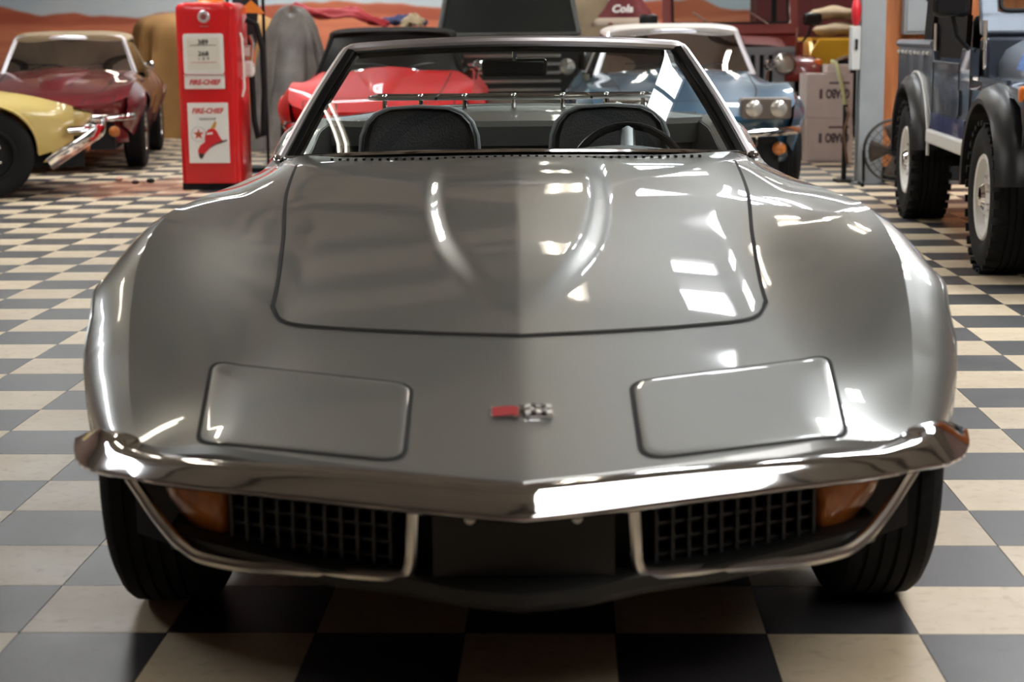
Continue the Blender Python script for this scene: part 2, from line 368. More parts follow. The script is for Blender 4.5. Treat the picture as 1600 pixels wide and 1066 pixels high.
# ------------------------------------------------------------------ shared vehicle pieces
def tire_parts(car, x, y, r, wd, side, rim_r, rim_m, hub='flat', tread=0, letters=False, name='tire'):
    """side = +1/-1: outward direction along local x"""
    h = wd/2; q = MB()
    prof = [(rim_r-.01, -h*.72), (rim_r+.012, -h*.86), (rim_r+(r-rim_r)*.5, -h*1.03), (r-.035, -h*.94), (r-.012, -h*.82), (r-.002, -h*.70)]
    for g in (-.42, -.14, .14, .42): prof += [(r, h*(g-.12)), (r, h*(g-.04)), (r-.007, h*(g-.03)), (r-.007, h*(g+.03)), (r, h*(g+.04)), (r, h*(g+.12))]
    prof += [(a, -b) for a, b in prof[5::-1]]
    q.lathe(prof, 48, 'X', (x, y, r))
    if tread:
        for k in range(tread):
            a = 2*PI*k/tread
            for s, off in ((-1, 0), (1, PI/tread)):
                R_ = Matrix.Rotation(a+off, 3, 'X')
                p = R_ @ Vector((s*h*.78, 0, r-.006)); q.box((p[0]+x, p[1]+y, p[2]+r), (h*.5, PI*r/tread*.95, .022), R_)
    t = q.build(name, M_RUBBER, car, angle=30)
    # rim dish, outward facing
    o = side
    p2 = [(rim_r+.012, o*h*.86), (rim_r+.005, o*h*.92), (rim_r-.012, o*h*.88), (rim_r-.02, o*h*.55), (rim_r*.80, o*h*.42), (rim_r*.55, o*h*.50), (rim_r*.38, o*h*.62), (.0, o*h*.62)]
    q = MB().lathe(p2, 36, 'X', (x, y, r)); q.lathe([(rim_r-.01, o*h*.5), (rim_r-.01, -o*h*.8), (0, -o*h*.8)], 24, 'X', (x, y, r))
    rim = q.build('rim', rim_m, t, angle=40)
    q = MB().lathe([(rim_r*.34, o*h*.6), (rim_r*.34, o*h*.86), (rim_r*.25, o*h*1.0), (0, o*h*1.03)], 20, 'X', (x, y, r))
    for k in range(5):
        a = 2*PI*k/5; q.lathe([(.011, o*h*.6), (.011, o*h*.74), (0, o*h*.78)], 8, 'X', (x, y+rim_r*.5*math.cos(a), r+rim_r*.5*math.sin(a)))
    q.build('hub', M_CHROME, t)
    return t

def field(P):
    """height of a sports car's upper surface at lateral X, length Y"""
    def z(X, Y):
        X = abs(X); xr = P['xr'](Y); base = P['zc'](Y)-P['s'](Y)*X
        base_r = P['zc'](Y)-P['s'](Y)*xr; amp = P['zr'](Y)-base_r
        xi = P['xi'](Y); t = min(1.15, max(0, (X-xi)/(xr-xi)))
        g = t*t*(3-2*t)*.6+t*t*.4 if t <= 1 else 1
        return base+amp*g
    return z

def shell(P, car, m, name='body'):
    """nose + front fenders + flanks as one continuous skin (right half mirrored)"""
    z = field(P); q = MB(); NU, NV = P.get('nu', 64), P.get('nv', 30)
    rows = []
    for i in range(NU+1):
        u = i/NU; row = []
        for j in range(NV+1):
            wv = j/NV; wv = wv**.9
            xa = P['xfront']*wv; yf = P['yf'](xa); Y = lerp(yf, P['ycowl'](xa), u**1.15); X = P['xr'](Y)*wv
            row.append((X, Y, z(X, Y)))
        rows.append(row)
    q.grid(rows)
    if P.get('skirt'): rows[0] = [(x, y, z_-.010) for x, y, z_ in rows[0]]; q.v[:NV+1] = rows[0]; rows_1 = rows[1]; q.grid([rows[0], [(x, y+.006, z_-.05) for x, y, z_ in rows[0]]])
    # flank: from the fender ridge down to the wheel arches and sill
    y0 = P['yf'](P['xfront']); y1 = P['ytail']
    ys = sorted(set(lin(y0, y1, P.get('ns', 90)) + [a+s*P['arch']*math.cos(k*PI/16) for a in P['axles'] for s in (1,) for k in range(17)]))
    def zlow(Y):
        zl = P['sill'](Y)
        for a in P['axles']:
            d = abs(Y-a)
            if d < P['arch']: zl = max(zl, P['wr']+math.sqrt(P['arch']**2-d*d))
        return zl
    rows = []
    for Y in ys:
        xr, zr, xm, zm = P['xr'](Y), P['zr'](Y), P['xm'](Y), P['zm'](Y); zl = zlow(Y); row = []
        for k in range(19):
            zz = lerp(zr, min(zl, zr-.02), k/18)
            if zz > zm: tt = (zr-zz)/max(.01, zr-zm); X = xr+(xm-xr)*(math.sin(PI/2*tt)**P.get('pw', .85) if tt > 0 else 0)
            else: X = xm-(zm-zz)*P['tuck']-((zm-zz)**2)*P.get('tuck2', .25)
            row.append((X, Y, zz))
        rows.append(row)
    q.grid(rows)
    q.both()
    return q.build(name, m, car, angle=P.get('angle', 28)), z, zlow

def arch_lips(P, car, m, r=.011):
    for a in P['axles']:
        for s in (-1, 1):
            pth = []
            for k in range(25):
                an = PI*k/24*(1.0); Y = a-P['arch']*math.cos(an); zz = P['wr']+P['arch']*math.sin(an)
                if zz < P['sill'](Y)-.02: continue
                xm, zm, xr, zr = P['xm'](Y), P['zm'](Y), P['xr'](Y), P['zr'](Y)
                if zz > zm: X = xr+(xm-xr)*math.sin(PI/2*max(0, zr-zz)/max(.01, zr-zm))**P.get('pw', .85)
                else: X = xm-(zm-zz)*P['tuck']-((zm-zz)**2)*P.get('tuck2', .25)
                pth.append((s*(X-.002), Y, zz))
            MB().tube(pth, r, 8).build('arch_lip', m, car)

def ribbon(q, pts, zf, wd, lift):
    """flat strip of width wd lying on the surface zf along plan points"""
    n = len(pts); L_, R_ = [], []
    for i in range(n):
        a = Vector(pts[i-1] if i else pts[0]); b = Vector(pts[(i+1) % n] if i < n-1 else pts[-1])
        if pts[0] == pts[-1]:
            a = Vector(pts[i-1] if i else pts[-2]); b = Vector(pts[i+1] if i < n-1 else pts[1])
        t = (b-a).normalized(); nn = Vector((-t[1], t[0]))*wd/2; p = Vector(pts[i])
        for lst, e in ((L_, p+nn), (R_, p-nn)): lst.append((e[0], e[1], zf(e[0], e[1])+lift))
    q.grid([L_, R_])

def round_poly(pts, rad, n=6):
    out = []; m = len(pts)
    for i in range(m):
        p = Vector(pts[i]); a = (Vector(pts[i-1])-p); b = (Vector(pts[(i+1) % m])-p)
        r = min(rad[i] if isinstance(rad, (list, tuple)) else rad, a.length*.48, b.length*.48)
        A = p+a.normalized()*r; B = p+b.normalized()*r
        for k in range(n+1):
            t = k/n; out.append(tuple(A*(1-t)**2+p*2*t*(1-t)+B*t*t))
    return out

def patch(poly, zf, lift, edge=.006, drop=.006, n=14):
    """panel lying on zf: concentric rings from the outline to its centre, rounded rim"""
    q = MB(); c = Vector((sum(p[0] for p in poly)/len(poly), sum(p[1] for p in poly)/len(poly)))
    rows = []
    for p in poly: pass
    def ring(f, dz): return [((lambda e: (e[0], e[1], zf(e[0], e[1])+dz))(c+(Vector(p)-c)*f)) for p in poly]
    sz = max((Vector(p)-c).length for p in poly)
    rows.append(ring(1, lift-drop)); rows.append(ring(1, lift-.001)); rows.append(ring(1-edge/sz, lift))
    for k in range(1, n): rows.append(ring((1-edge/sz)*(1-k/n), lift))
    q.grid(rows, True)
    o = len(q.v); m_ = len(poly); q.v.append((c[0], c[1], zf(c[0], c[1])+lift)); q.f += [(o-m_+k, o-m_+(k+1) % m_, o) for k in range(m_)]
    return q
# -------------------------------------------------------------- objects follow
# ================================================================== the grey convertible
AX = 3.62
def YC(*p): return Curve(*[(a-AX, b) for a, b in p])
car = thing('convertible_sports_car', 'steel grey open sports car with chrome V bumper and pop-up headlight doors', 'car', (.016, AX, 0))
P3 = dict(
    zc=YC((2.6, .492), (2.93, .546), (3.3, .612), (3.6, .672), (4.0, .742), (4.4, .806), (4.83, .862), (5.2, .878)),
    s=YC((2.6, .06), (3.0, .06), (3.3, .065), (3.6, .07), (4.0, .07), (4.4, .05), (4.83, .03), (5.2, .03)),
    xi=YC((2.6, .50), (4.3, .47), (5.1, .62)),
    xr=YC((2.6, .680), (2.97, .690), (3.2, .744), (3.4, .778), (3.6, .798), (3.8, .802), (4.0, .80), (4.4, .785), (5.2, .765), (5.7, .765), (6.1, .77), (6.6, .76), (7.2, .70)),
    zr=YC((2.6, .44), (2.97, .466), (3.2, .562), (3.4, .662), (3.6, .740), (3.8, .784), (4.0, .803), (4.3, .803), (4.8, .797), (5.2, .80), (5.6, .838), (6.0, .893), (6.3, .90), (6.8, .875), (7.2, .82)),
    xm=YC((2.97, .695), (3.1, .775), (3.25, .838), (3.4, .872), (3.55, .889), (3.8, .889), (4.0, .876), (4.3, .85), (4.7, .83), (5.2, .82), (5.7, .845), (6.1, .874), (6.6, .86), (7.0, .82), (7.2, .76)),
    zm=YC((2.97, .45), (3.2, .50), (3.4, .59), (3.55, .66), (3.75, .67), (3.95, .66), (4.3, .58), (5.2, .58), (6.1, .62), (7.2, .60)),
    sill=YC((2.97, .425), (3.2, .40), (3.26, .36), (4.0, .22), (4.2, .2), (5.7, .2), (6.6, .25), (7.2, .38)),
    yf=Curve((0, 2.628-AX), (.2, 2.702-AX), (.4, 2.79-AX), (.55, 2.868-AX), (.66, 2.95-AX), (.72, 3.02-AX)),
    ycowl=lambda x: 4.83-AX+.32*(x/.7)**2,
    skirt=1, xfront=.72, ytail=7.2-AX, axles=[0, 2.489], arch=.352, wr=.335, pw=.6, tuck=.06, tuck2=.35, nu=90, nv=44, ns=110)
body, zf, zlow = shell(P3, car, M_PAINT)
arch_lips(P3, car, M_PAINT, .006)
# ---- hood with its raised centre blister
wdome = YC((3.36, .004), (3.5, .05), (3.7, .115), (3.95, .172), (4.3, .205), (4.8, .215))
def zh(X, Y):
    a = abs(X); h = .022*ss(3.36-AX, 3.85-AX, Y); wd = wdome(Y)
    return zf(X, Y)+h*(1-.85*ss(4.40-AX, 4.78-AX, Y))*(1-ss(wd-.028, wd+.032, a))
hx = YC((3.3, .508), (3.6, .515), (4.0, .545), (4.5, .595), (4.95, .615))
hfront = Curve((0, 3.318-AX), (.2, 3.375-AX), (.4, 3.445-AX), (.47, 3.48-AX), (.50, 3.52-AX), (.515, 3.58-AX))
hrear = lambda x: 4.775-AX+.11*(x/.6)**2
q = MB(); rows = []; NU, NV = 84, 60
for i in range(NU+1):
    row = []
    for j in range(NV+1):
        wv = j/NV; xa = .515*wv; Y = lerp(hfront(xa), hrear(xa), (i/NU)); X = hx(Y)*wv
        row.append((X, Y, zh(X, Y)+.004))
    rows.append(row)
edge = [rows[i][NV] for i in range(NU, -1, -1)] + [rows[0][j] for j in range(NV-1, -1, -1)]
q.grid(rows); q.grid([edge, [(x, y, z-.012) for x, y, z in edge]]); q.both()
hood = q.build('hood', M_PAINT, car, angle=26)
q = MB(); gap = [(x, y) for x, y, z in edge]
ribbon(q, [(x+ (0 if k > NU else .004), y-(.004 if k >= NU-2 else 0)) for k, (x, y) in enumerate(gap)], zf, .011, .0018)
q.both(); q.build('hood_gap', M_GAP, hood)
# ---- headlight doors
for s in (-1, 1):
    poly = [(s*x, y-AX) for x, y in ((.200, 2.755), (.562, 2.905), (.592, 3.275), (.205, 3.10))]
    outline = round_poly(poly, [.05, .06, .05, .045], 7)
    d = patch(outline, zf, .0035, .005, .006).build('headlight_door', M_PAINT, car, angle=50)
    q = MB(); c = Vector((sum(p[0] for p in outline)/len(outline), sum(p[1] for p in outline)/len(outline)))
    o2 = [tuple(c+(Vector(p)-c)*1.016) for p in outline]; ribbon(q, o2+[o2[0]], zf, .011, .0012); q.build('door_gap', M_GAP, d)
# ---- crossed flag emblem
M_RED_EN = mat('red_enamel', (.55, .06, .07), .2, .1, .6)
em = MB()
for s in (-1, 1): em.tube([(s*.004, 2.955-AX, zf(0, 2.955-AX)+.004), (-s*.012, 2.90-AX, zf(.012, 2.90-AX)+.004)], .0022, 6)
em = em.build('emblem', M_CHROME, car)
def flag(x0, x1, sgn, m, nm, nx, ny):
    q = MB(); q2 = MB()
    def pt(u, v, h):
        X = lerp(x0, x1, u); Y = 2.945-AX-.040*v+.012*u+.004*math.sin(u*5); return (X, Y, zf(X, Y)+h)
    for i in range(nx):
        for j in range(ny):
            (q if (i+j) % 2 == 0 or nm == 'red_flag' else q2).add([pt(i/nx, j/ny, .006), pt((i+1)/nx, j/ny, .006), pt((i+1)/nx, (j+1)/ny, .006), pt(i/nx, (j+1)/ny, .006)], [(0, 1, 2, 3)])
    rim = [pt(0, 0, .003), pt(.5, 0, .003), pt(1, 0, .003), pt(1, 1, .003), pt(.5, 1, .003), pt(0, 1, .003)]
    f = q.build(nm, m, em, smooth=False, solid=.004)
    MB().tube(rim, .0022, 6, True).build('flag_border', M_CHROME, f.parent)
    if q2.v: q2.build('flag_check', M_GLOSSBLACK, f.parent, smooth=False, solid=.004)
    return f
flag(-.006, -.052, -1, M_RED_EN, 'red_flag', 5, 3)
flag(.006, .052, 1, mat('white_enamel_flag', (.82, .80, .76), .2, .2, .6), 'checkered_flag', 5, 3)
# ---- chrome bumper: V-shaped blade wrapping round both corners
bp = [(0, 2.600), (.10, 2.637), (.2, 2.678), (.3, 2.722), (.4, 2.768), (.5, 2.82), (.58, 2.868), (.65, 2.918), (.71, 2.975), (.755, 3.04), (.785, 3.11), (.80, 3.18)]
btop = Curve((0, .497), (.2, .497), (.4, .493), (.58, .482), (.65, .476), (.71, .478), (.755, .488), (.80, .486))
bbot = Curve((0, .442), (.2, .441), (.4, .440), (.58, .434), (.65, .432), (.71, .426), (.755, .420), (.80, .432))
prof = [(-.035, 1.0), (-.014, 1.02), (-.006, .99), (.000, .93), (.006, .82), (.013, .66), (.020, .49), (.026, .35), (.029, .27), (.029, .20), (.022, .10), (.006, .03), (-.012, 0), (-.035, 0)]
q = MB(); rows = []
fine = []
for i in range(len(bp)-1):
    for k in range(4): fine.append(tuple(lerp(bp[i][d], bp[i+1][d], k/4) for d in (0, 1)))
fine.append(bp[-1])
sx = Curve(*bp); 
for i, (x, y) in enumerate(fine):
    y = sx(x)
    a = (fine[max(0, i-1)][0], sx(fine[max(0, i-1)][0])); b = (fine[min(len(fine)-1, i+1)][0], sx(fine[min(len(fine)-1, i+1)][0]))
    t = Vector((b[0]-a[0], b[1]-a[1])).normalized(); n = Vector((t[1], -t[0]))
    if i == 0: n = Vector((.0, -1.0))
    bulge = 1+.55*ss(.68, .76, x); end = 1-.5*ss(.785, .80, x)
    rows.append([(max(0, x+n[0]*o*bulge) if i else 0, y-AX+n[1]*o*bulge, lerp(bbot(x), btop(x), .5+(h-.5)*end)) for o, h in prof])
q.grid(rows); q.add(rows[-1], [tuple(range(len(prof)))]); q.both()
q.build('bumper', M_CHROME, car, angle=40)
# ---- grille openings
def path3(pts, n=6):
    cx = [Curve(*[(i, p[d]) for i, p in enumerate(pts)]) for d in range(3)]
    return [tuple(c(i/n) for c in cx) for i in range((len(pts)-1)*n+1)]
fr = [(.180, 2.740, .440), (.184, 2.748, .385), (.187, 2.757, .335), (.196, 2.762, .312), (.225, 2.772, .304), (.30, 2.802, .300), (.40, 2.845, .294), (.50, 2.893, .287), (.565, 2.93, .289), (.61, 2.962, .305), (.655, 3.00, .340), (.70, 3.045, .385), (.742, 3.09, .425)]
path_front = Curve((0, 2.665), (.19, 2.745), (.4, 2.84), (.56, 2.925), (.70, 3.05), (.80, 3.16))
for s in (-1, 1):
    pth = [(s*x, y-AX, z) for x, y, z in path3(fr, 4)]
    g = MB().tube(pth, .011, 10, rs=[.0115]*len(pth)).build('grille_surround', M_DULLCHROME, car)
    q = MB()
    for k in range(11):
        x = lerp(.225, .515, k/10); y = path_front(x)+.05-AX
        q.box((s*x, y+.015, .366), (.005, .05, .155))
    for k in range(6):
        zz = lerp(.296, .432, k/5)
        for i in range(8):
            xa, xb = lerp(.225, .515, i/8), lerp(.225, .515, (i+1)/8); ya, yb = path_front(xa)+.052-AX, path_front(xb)+.052-AX
            vs = [(s*xa, ya, zz-.0022), (s*xb, yb, zz-.0022), (s*xb, yb+.045, zz-.0022), (s*xa, ya+.045, zz-.0022)]
            q.add(vs+[(a, b, c_+.0044) for a, b, c_ in vs], [(0, 1, 2, 3), (4, 5, 6, 7), (0, 1, 5, 4), (2, 3, 7, 6)])
    q.build('grille', M_GREY_EGG, car, smooth=False)
    # amber parking lamp in the outer end
    q = MB(); rows = []
    for i in range(9):
        x = lerp(.522, .662, i/8); y = path_front(x)+.045-AX; zl = lerp(.308, .372, max(0, (x-.58)/.08)); zt = .432
        rows.append([(s*x, y+.02*abs(2*k/6-1)**2+(.02 if i in (0, 8) else 0), lerp(zl, zt, k/6)) for k in range(7)])
    q.grid(rows); q.build('parking_lamp', M_AMBER, car, angle=60, solid=.01)
# ---- dark inner nose panel, plate recess, lower valance
q = MB()
xs = [.0, .06, .12, .19, .3, .4, .5, .58, .66, .74]
q.grid([[(x, path_front(x)+.10-AX, z) for x in xs] for z in (.455, .38, .30, .26)]); q.both()
q.build('nose_panel', M_BLACK, car)
q = MB().box((0, 2.735-AX, .378), (.30, .012, .125)); pl = q.build('plate_bracket', mat('dark_plate_bracket', (.010, .009, .008), .5), car, smooth=False)
for s in (-1, 1): MB().lathe([(0, -.012), (.008, -.011), (.0095, -.004), (.0095, .004)], 12, 'Y', (s*.088, 2.728-AX, .415)).build('bolt', M_WHITE, pl)
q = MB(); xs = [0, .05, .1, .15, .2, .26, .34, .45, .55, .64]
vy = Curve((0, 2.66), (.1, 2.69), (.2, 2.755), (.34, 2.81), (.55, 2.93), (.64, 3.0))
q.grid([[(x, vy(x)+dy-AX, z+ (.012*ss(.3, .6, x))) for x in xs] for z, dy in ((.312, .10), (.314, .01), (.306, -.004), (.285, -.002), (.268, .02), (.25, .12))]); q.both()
q.build('valance', mat('valance_shade_black', (.009, .009, .009), .45), car, angle=40)  # body-coloured lip given near-black paint to stand in for its shade
q = MB(); q.box((0, 1.9, .33), (1.2, 4.6, .3)); q.box((0, -.42, .33), (.8, .3, .2)); q.box((0, .08, .47), (1.5, .5, .12)); q.box((0, 2.489, .55), (1.5, .66, .2))
q.build('underbody', M_BLACK, car, smooth=False)
for a in (0, 2.489):
    for s in (-1, 1): tire_parts(car, s*.738, a, .338, .215, s, .19, M_STEELTRIM)
# ---- windshield
def ws(t, v):
    b = (.70*t, 4.845+.315*t*t, .866-.034*t*t); u = (.516*t, 5.275+.14*t*t, 1.178-.020*t*t)
    bow = .012*math.sin(PI*v)
    return tuple(lerp(b[d], u[d], v) for d in range(3)) if bow is None else (lerp(b[0], u[0], v)*(1+bow*.6), lerp(b[1], u[1], v)-AX-bow, lerp(b[2], u[2], v)+bow*.4)
q = MB().grid([[ws(lerp(-.985, .985, i/36), lerp(.02, .975, j/10)) for i in range(37)] for j in range(11)])
q.build('windshield', M_GLASS, car, angle=60)
per = [ws(-1, v) for v in lin(0, .93, 14)] + [ws(-.995, .97), ws(-.97, .995)] + [ws(t, 1) for t in lin(-.93, .93, 25)] + [ws(.97, .995), ws(.995, .97)] + [ws(1, v) for v in lin(.93, 0, 14)]
fr_o = MB().tube(per, .0165, 10).build('windshield_frame', M_STEELTRIM, car)
for s in (-1, 1):
    MB().tube([(ws(s*.955, v)[0], ws(s*.955, v)[1]+.02, ws(s*.955, v)[2]) for v in lin(0, .96, 12)], .024, 8).build('pillar_inner', M_GLOSSBLACK, fr_o)
MB().tube([ws(s_, .02) for s_ in lin(-1, 1, 31)], .009, 8).build('base_moulding', M_CHROME, fr_o)
MB().tube([(ws(s_, 1)[0]*.97, ws(s_, 1)[1]+.025, ws(s_, 1)[2]-.014) for s_ in lin(-1, 1, 31)], .018, 8).build('header_inner', M_GLOSSBLACK, fr_o)
for s in (-1, 1):
    b0 = ws(s, .02); MB().ball((b0[0]+s*.012, b0[1]-.005, b0[2]-.004), .02, 12, (1, 1.4, .8)).build('pillar_foot', M_CHROME, fr_o)
q = MB().box((0, 5.34-AX, 1.098), (.20, .03, .055)); mi = q.build('rear_view_mirror', M_GLOSSBLACK, car, bevel=.012)
MB().tube([(0, 5.33-AX, 1.12), (0, 5.31-AX, 1.155)], .007, 8).build('mirror_stem', M_CHROME, mi)
# louvred cowl strip behind the hood
q = MB()
for k in range(46):
    x = lerp(-.52, .52, k/45); yy = 4.802-AX+.115*(x/.6)**2
    q.box((x, yy, zf(x, yy)+.004), (.008, .022, .006))
q.build('cowl_louvre', M_GLOSSBLACK, car, smooth=False)
q = MB(); pts = []
for t in lin(-.62, -.05, 8): pts.append((t, ws(t/.7, 0)[1]-.012+ .0, ws(t/.7, 0)[2]+.006))
# ---- cockpit
q = MB(); rows = []
for t in lin(-1, 1, 25):
    x = .66*t
    rows.append([(x, 4.90+.27*t*t-AX, .852-.03*t*t), (x, 5.05+.2*t*t-AX, .862-.03*t*t), (x, 5.24+.10*t*t-AX, .850-.03*t*t+.02*math.exp(-((x-.345)/.16)**2)), (x, 5.31+.06*t*t-AX, .80), (x, 5.30-AX, .62)])
q.grid(rows); dash = q.build('dashboard', M_DASH, car, angle=60)
for s in (-1, 1):
    q = MB(); rows = []
    for Y in lin(5.12-AX, 6.32-AX, 20):
        xr, zr = P3['xr'](Y), P3['zr'](Y)
        rows.append([(s*(xr), Y, zr), (s*(xr-.03), Y, zr+.008), (s*(xr-.075), Y, zr+.004), (s*(xr-.10), Y, zr-.02)])
    q.grid(rows); q.build('door_top', M_PAINT, car, angle=50)
    q = MB(); q.grid([[(s*(P3['xr'](Y)-.098), Y, P3['zr'](Y)-.015) for Y in lin(5.05-AX, 6.34-AX, 14)], [(s*.655, Y, .62) for Y in lin(5.05-AX, 6.34-AX, 14)], [(s*.63, Y, .30) for Y in lin(5.05-AX, 6.34-AX, 14)]])
    q.build('door_panel', M_VINYL, car, angle=50)
MB().box((0, 5.75-AX, .30), (1.24, 1.2, .04)).build('cabin_floor', M_BLACK, car, smooth=False)
MB().box((0, 6.33-AX, .60), (1.30, .04, .56)).build('bulkhead', M_VINYL, car, smooth=False)
MB().box((0, 5.7-AX, .50), (.22, 1.1, .36)).build('console', M_VINYL, car, bevel=.03)
for s in (-1, 1):
    def outline(w, top, n=10):
        pts = [(-w, 0), (-w*1.02, .25)]
        for k in range(n+1):
            a = PI-PI*k/n; pts.append((w*math.copysign(abs(math.cos(a))**.55, math.cos(a))*1.0, top-.17+.17*max(0, math.sin(a))**.75))
        return pts+[(w*1.02, .25), (w, 0)]
    q = MB(); rows = []
    for d, sc in ((-.055, .86), (-.075, .94), (-.04, 1.0), (.04, 1.0), (.065, .93)):
        rows.append([(s*.327+u*sc, 5.90-AX+d+v*.22, .40+v*(.995 if sc < 1 else 1)) for u, v in outline(.205, .555)])
    q.grid(rows); q.add(rows[0], [tuple(range(len(rows[0])))]); q.add(rows[-1], [tuple(range(len(rows[0])))])
    st = q.build('seat', M_VINYL, car, angle=50)
    ol = outline(.205, .555)
    MB().tube([(s*.327+u*1.0, 5.90-AX-.045+v*.22, .40+v) for u, v in ol], .008, 8).build('seat_piping', mat('grey_piping', (.30, .31, .32), .35), st)
    q = MB()
    for k in range(7): q.tube([(s*.327+lerp(-.15, .15, k/6), 5.90-AX-.078+v*.22, .40+v) for v in lin(.02, .30, 6)], .014, 8)
    q.build('seat_pleats', M_VINYL, st)
    MB().box((s*.327, 5.66-AX, .40), (.42, .5, .14)).build('seat_cushion', M_VINYL, st, bevel=.04)
ctr = Vector((.36, 5.47-AX, .735)); Rw = Matrix.Rotation(math.radians(-22), 3, 'X')
ring = [ctr+Rw @ Vector((.185*math.cos(a), 0, .185*math.sin(a))) for a in lin(0, 2*PI, 33)[:-1]]
sw = MB().tube(ring, .013, 8, True).build('steering_wheel', M_GLOSSBLACK, car)
q = MB()
for a in (PI/2, PI*7/6, PI*11/6): q.tube([ctr, ctr+Rw @ Vector((.18*math.cos(a), 0, .18*math.sin(a)))], .012, 8, sx=2)
q.ball(ctr, .045, 12); q.tube([ctr, ctr+Vector((0, -.2, -.06))], .025, 10); q.build('spokes', M_STEELTRIM, sw)
# ---- rear deck, tail and luggage rack
zdk = YC((6.3, .888), (6.6, .915), (6.9, .928), (7.1, .918), (7.2, .88))
q = MB(); rows = []
for Y in lin(6.30-AX, 7.2-AX, 20):
    rows.append([(P3['xr'](Y)*t, Y, lerp(zdk(Y), P3['zr'](Y), abs(t)**3)) for t in lin(-1, 1, 31)])
q.grid(rows)
f0 = rows[0]; q.grid([f0, [(x, y-.015, z-.02) for x, y, z in f0], [(x, y-.005, z-.09) for x, y, z in f0]])
q.build('rear_deck', M_PAINT, car, angle=40)
q = MB(); q.grid([[(P3['xm'](7.2-AX)*t, 7.2-AX+.04*(1-abs(t)), z) for t in lin(-1, 1, 9)] for z in (.875, .6, .38)]); q.build('tail_panel', M_PAINT, car)
q = MB(); zr_ = .962
def dk(x, Y): return lerp(zdk(Y-AX), P3['zr'](Y-AX), abs(x/.75)**3)
rk = MB().tube([(x, y-AX, dk(0, y)+.036) for x, y in ((-.56, 6.75), (-.53, 6.72), (0, 6.70), (.53, 6.72), (.56, 6.75), (.55, 7.05), (0, 7.08), (-.55, 7.05))], .008, 8, True).build('luggage_rack', M_CHROME, car)
for x in (-.50, -.36, -.19, 0, .19, .36, .50): MB().tube([(x, 6.705-AX+.02*abs(x/.5), dk(x, 6.7)-.005), (x, 6.705-AX+.02*abs(x/.5), dk(0, 6.7)+.04)], .009, 8).ball((x, 6.705-AX+.02*abs(x/.5), dk(0, 6.7)+.042), .014, 10).build('rack_post', M_CHROME, rk)
for x in (-.3, 0, .3): MB().tube([(x, 6.70-AX, dk(0, 6.7)+.036), (x, 7.07-AX, dk(0, 7.05)+.036)], .006, 6).build('rack_bar', M_CHROME, rk)
# ================================================================== fuel pump
M_PRED = mat('glossy_red_enamel', (.62, .012, .016), .28, 0, .5)
M_SIGN = mat('sign_white', (.80, .79, .76), .4)
M_SRED = mat('sign_red', (.60, .02, .03), .4)
M_SDARK = mat('sign_black', (.04, .035, .035), .5)
pump = thing('fuel_pump', 'tall red vintage fuel pump with white dial face and fire chief sign', 'fuel pump', (-2.372, 13.98, 0), -.09)
PW, PD, PH = .245, .20, 1.475
def pump_out(w, top, base, r):
    pts = [(-w, base)]
    for k in range(9): a = PI-PI/2*k/8; pts.append((-w+r+r*math.cos(a), top-r*.55+r*.55*math.sin(a)))
    for k in range(9): a = PI/2-PI/2*k/8; pts.append((w-r+r*math.cos(a), top-r*.55+r*.55*math.sin(a)))
    return pts+[(w, base)]
q = MB(); rows = []
for d, ww, tt in ((-PD-.035, PW-.055, PH-.03), (-PD-.045+.02, PW-.035, PH-.012), (-PD, PW-.028, PH-.005), (-PD+.012, PW-.006, PH), (-PD+.05, PW, PH), (PD-.05, PW, PH), (PD, PW-.02, PH-.01)):
    rows.append([(x, d, z) for x, z in pump_out(ww, tt, .055, .09)])
q.grid(rows); q.add(rows[0], [tuple(range(len(rows[0])))]); q.add(rows[-1], [tuple(range(len(rows[0])))]); q.build('cabinet', M_PRED, pump, angle=38)
MB().box((0, -.01, .028), (.47, .42, .056)).build('base', M_BLACK, pump, bevel=.006)
FY = -PD-.035
def rr(w, h, r): return round_poly([(-w/2, -h/2), (w/2, -h/2), (w/2, h/2), (-w/2, h/2)], r, 5)
def plate(nm, cx, cz, w_, h_, r, m, d=.008, y=FY, par=None):
    return MB().prism([(cx+u, cz+v) for u, v in rr(w_, h_, r)], -d, lambda u, v, k: (u, y+k, v)).build(nm, m, par or pump, smooth=False)
bz = plate('dial_bezel', -.012, 1.025, .350, .445, .03, M_PRED, .012)
dial = plate('dial_face', -.012, 1.075, .325, .315, .025, M_SIGN, .014)
plate('dial_inset', -.012, 1.075, .26, .25, .01, mat('dial_ivory', (.72, .69, .62), .4), .004, FY-.014, dial)
def ptext(nm, s_, size, m, par, x, z, y, shear=0, xs=1, bold=0):
    return text(nm, s_, size, m, par, (x, y, z), (PI/2, 0, 0), .0008, shear, bold, 1.0, xs)
ptext('dial_digits', '389', .052, M_SDARK, dial, -.012, 1.165, FY-.0195, 0, 1.1, .001)
ptext('dial_digits', '268', .048, M_SDARK, dial, -.012, 1.075, FY-.0195, 0, 1.2, .001)
ptext('dial_caption', '1  0  9', .035, M_SDARK, dial, -.012, 1.035, FY-.0195)
MB().box((-.012, FY-.0195, 1.142), (.21, .001, .004)).build('dial_rule', M_SDARK, dial, smooth=False)
MB().box((-.012, FY-.0195, 1.008), (.21, .001, .006)).build('dial_rule', mat('dial_pink', (.62, .3, .3), .5), dial, smooth=False)
MB().box((-.012, FY-.012, .908), (.33, .014, .010)).build('glass_rail', M_STEELTRIM, dial, smooth=False)
st_ = plate('name_strip', -.012, .852, .325, .10, .012, M_SIGN, .014)
ptext('strip_lettering', 'FIRE-CHIEF', .056, M_SRED, st_, -.012, .852, FY-.0195, .25, .92, .0015)
sg = plate('sign_plate', .002, .455, .325, .475, .004, M_SIGN, .012, FY)
SY = FY-.0125
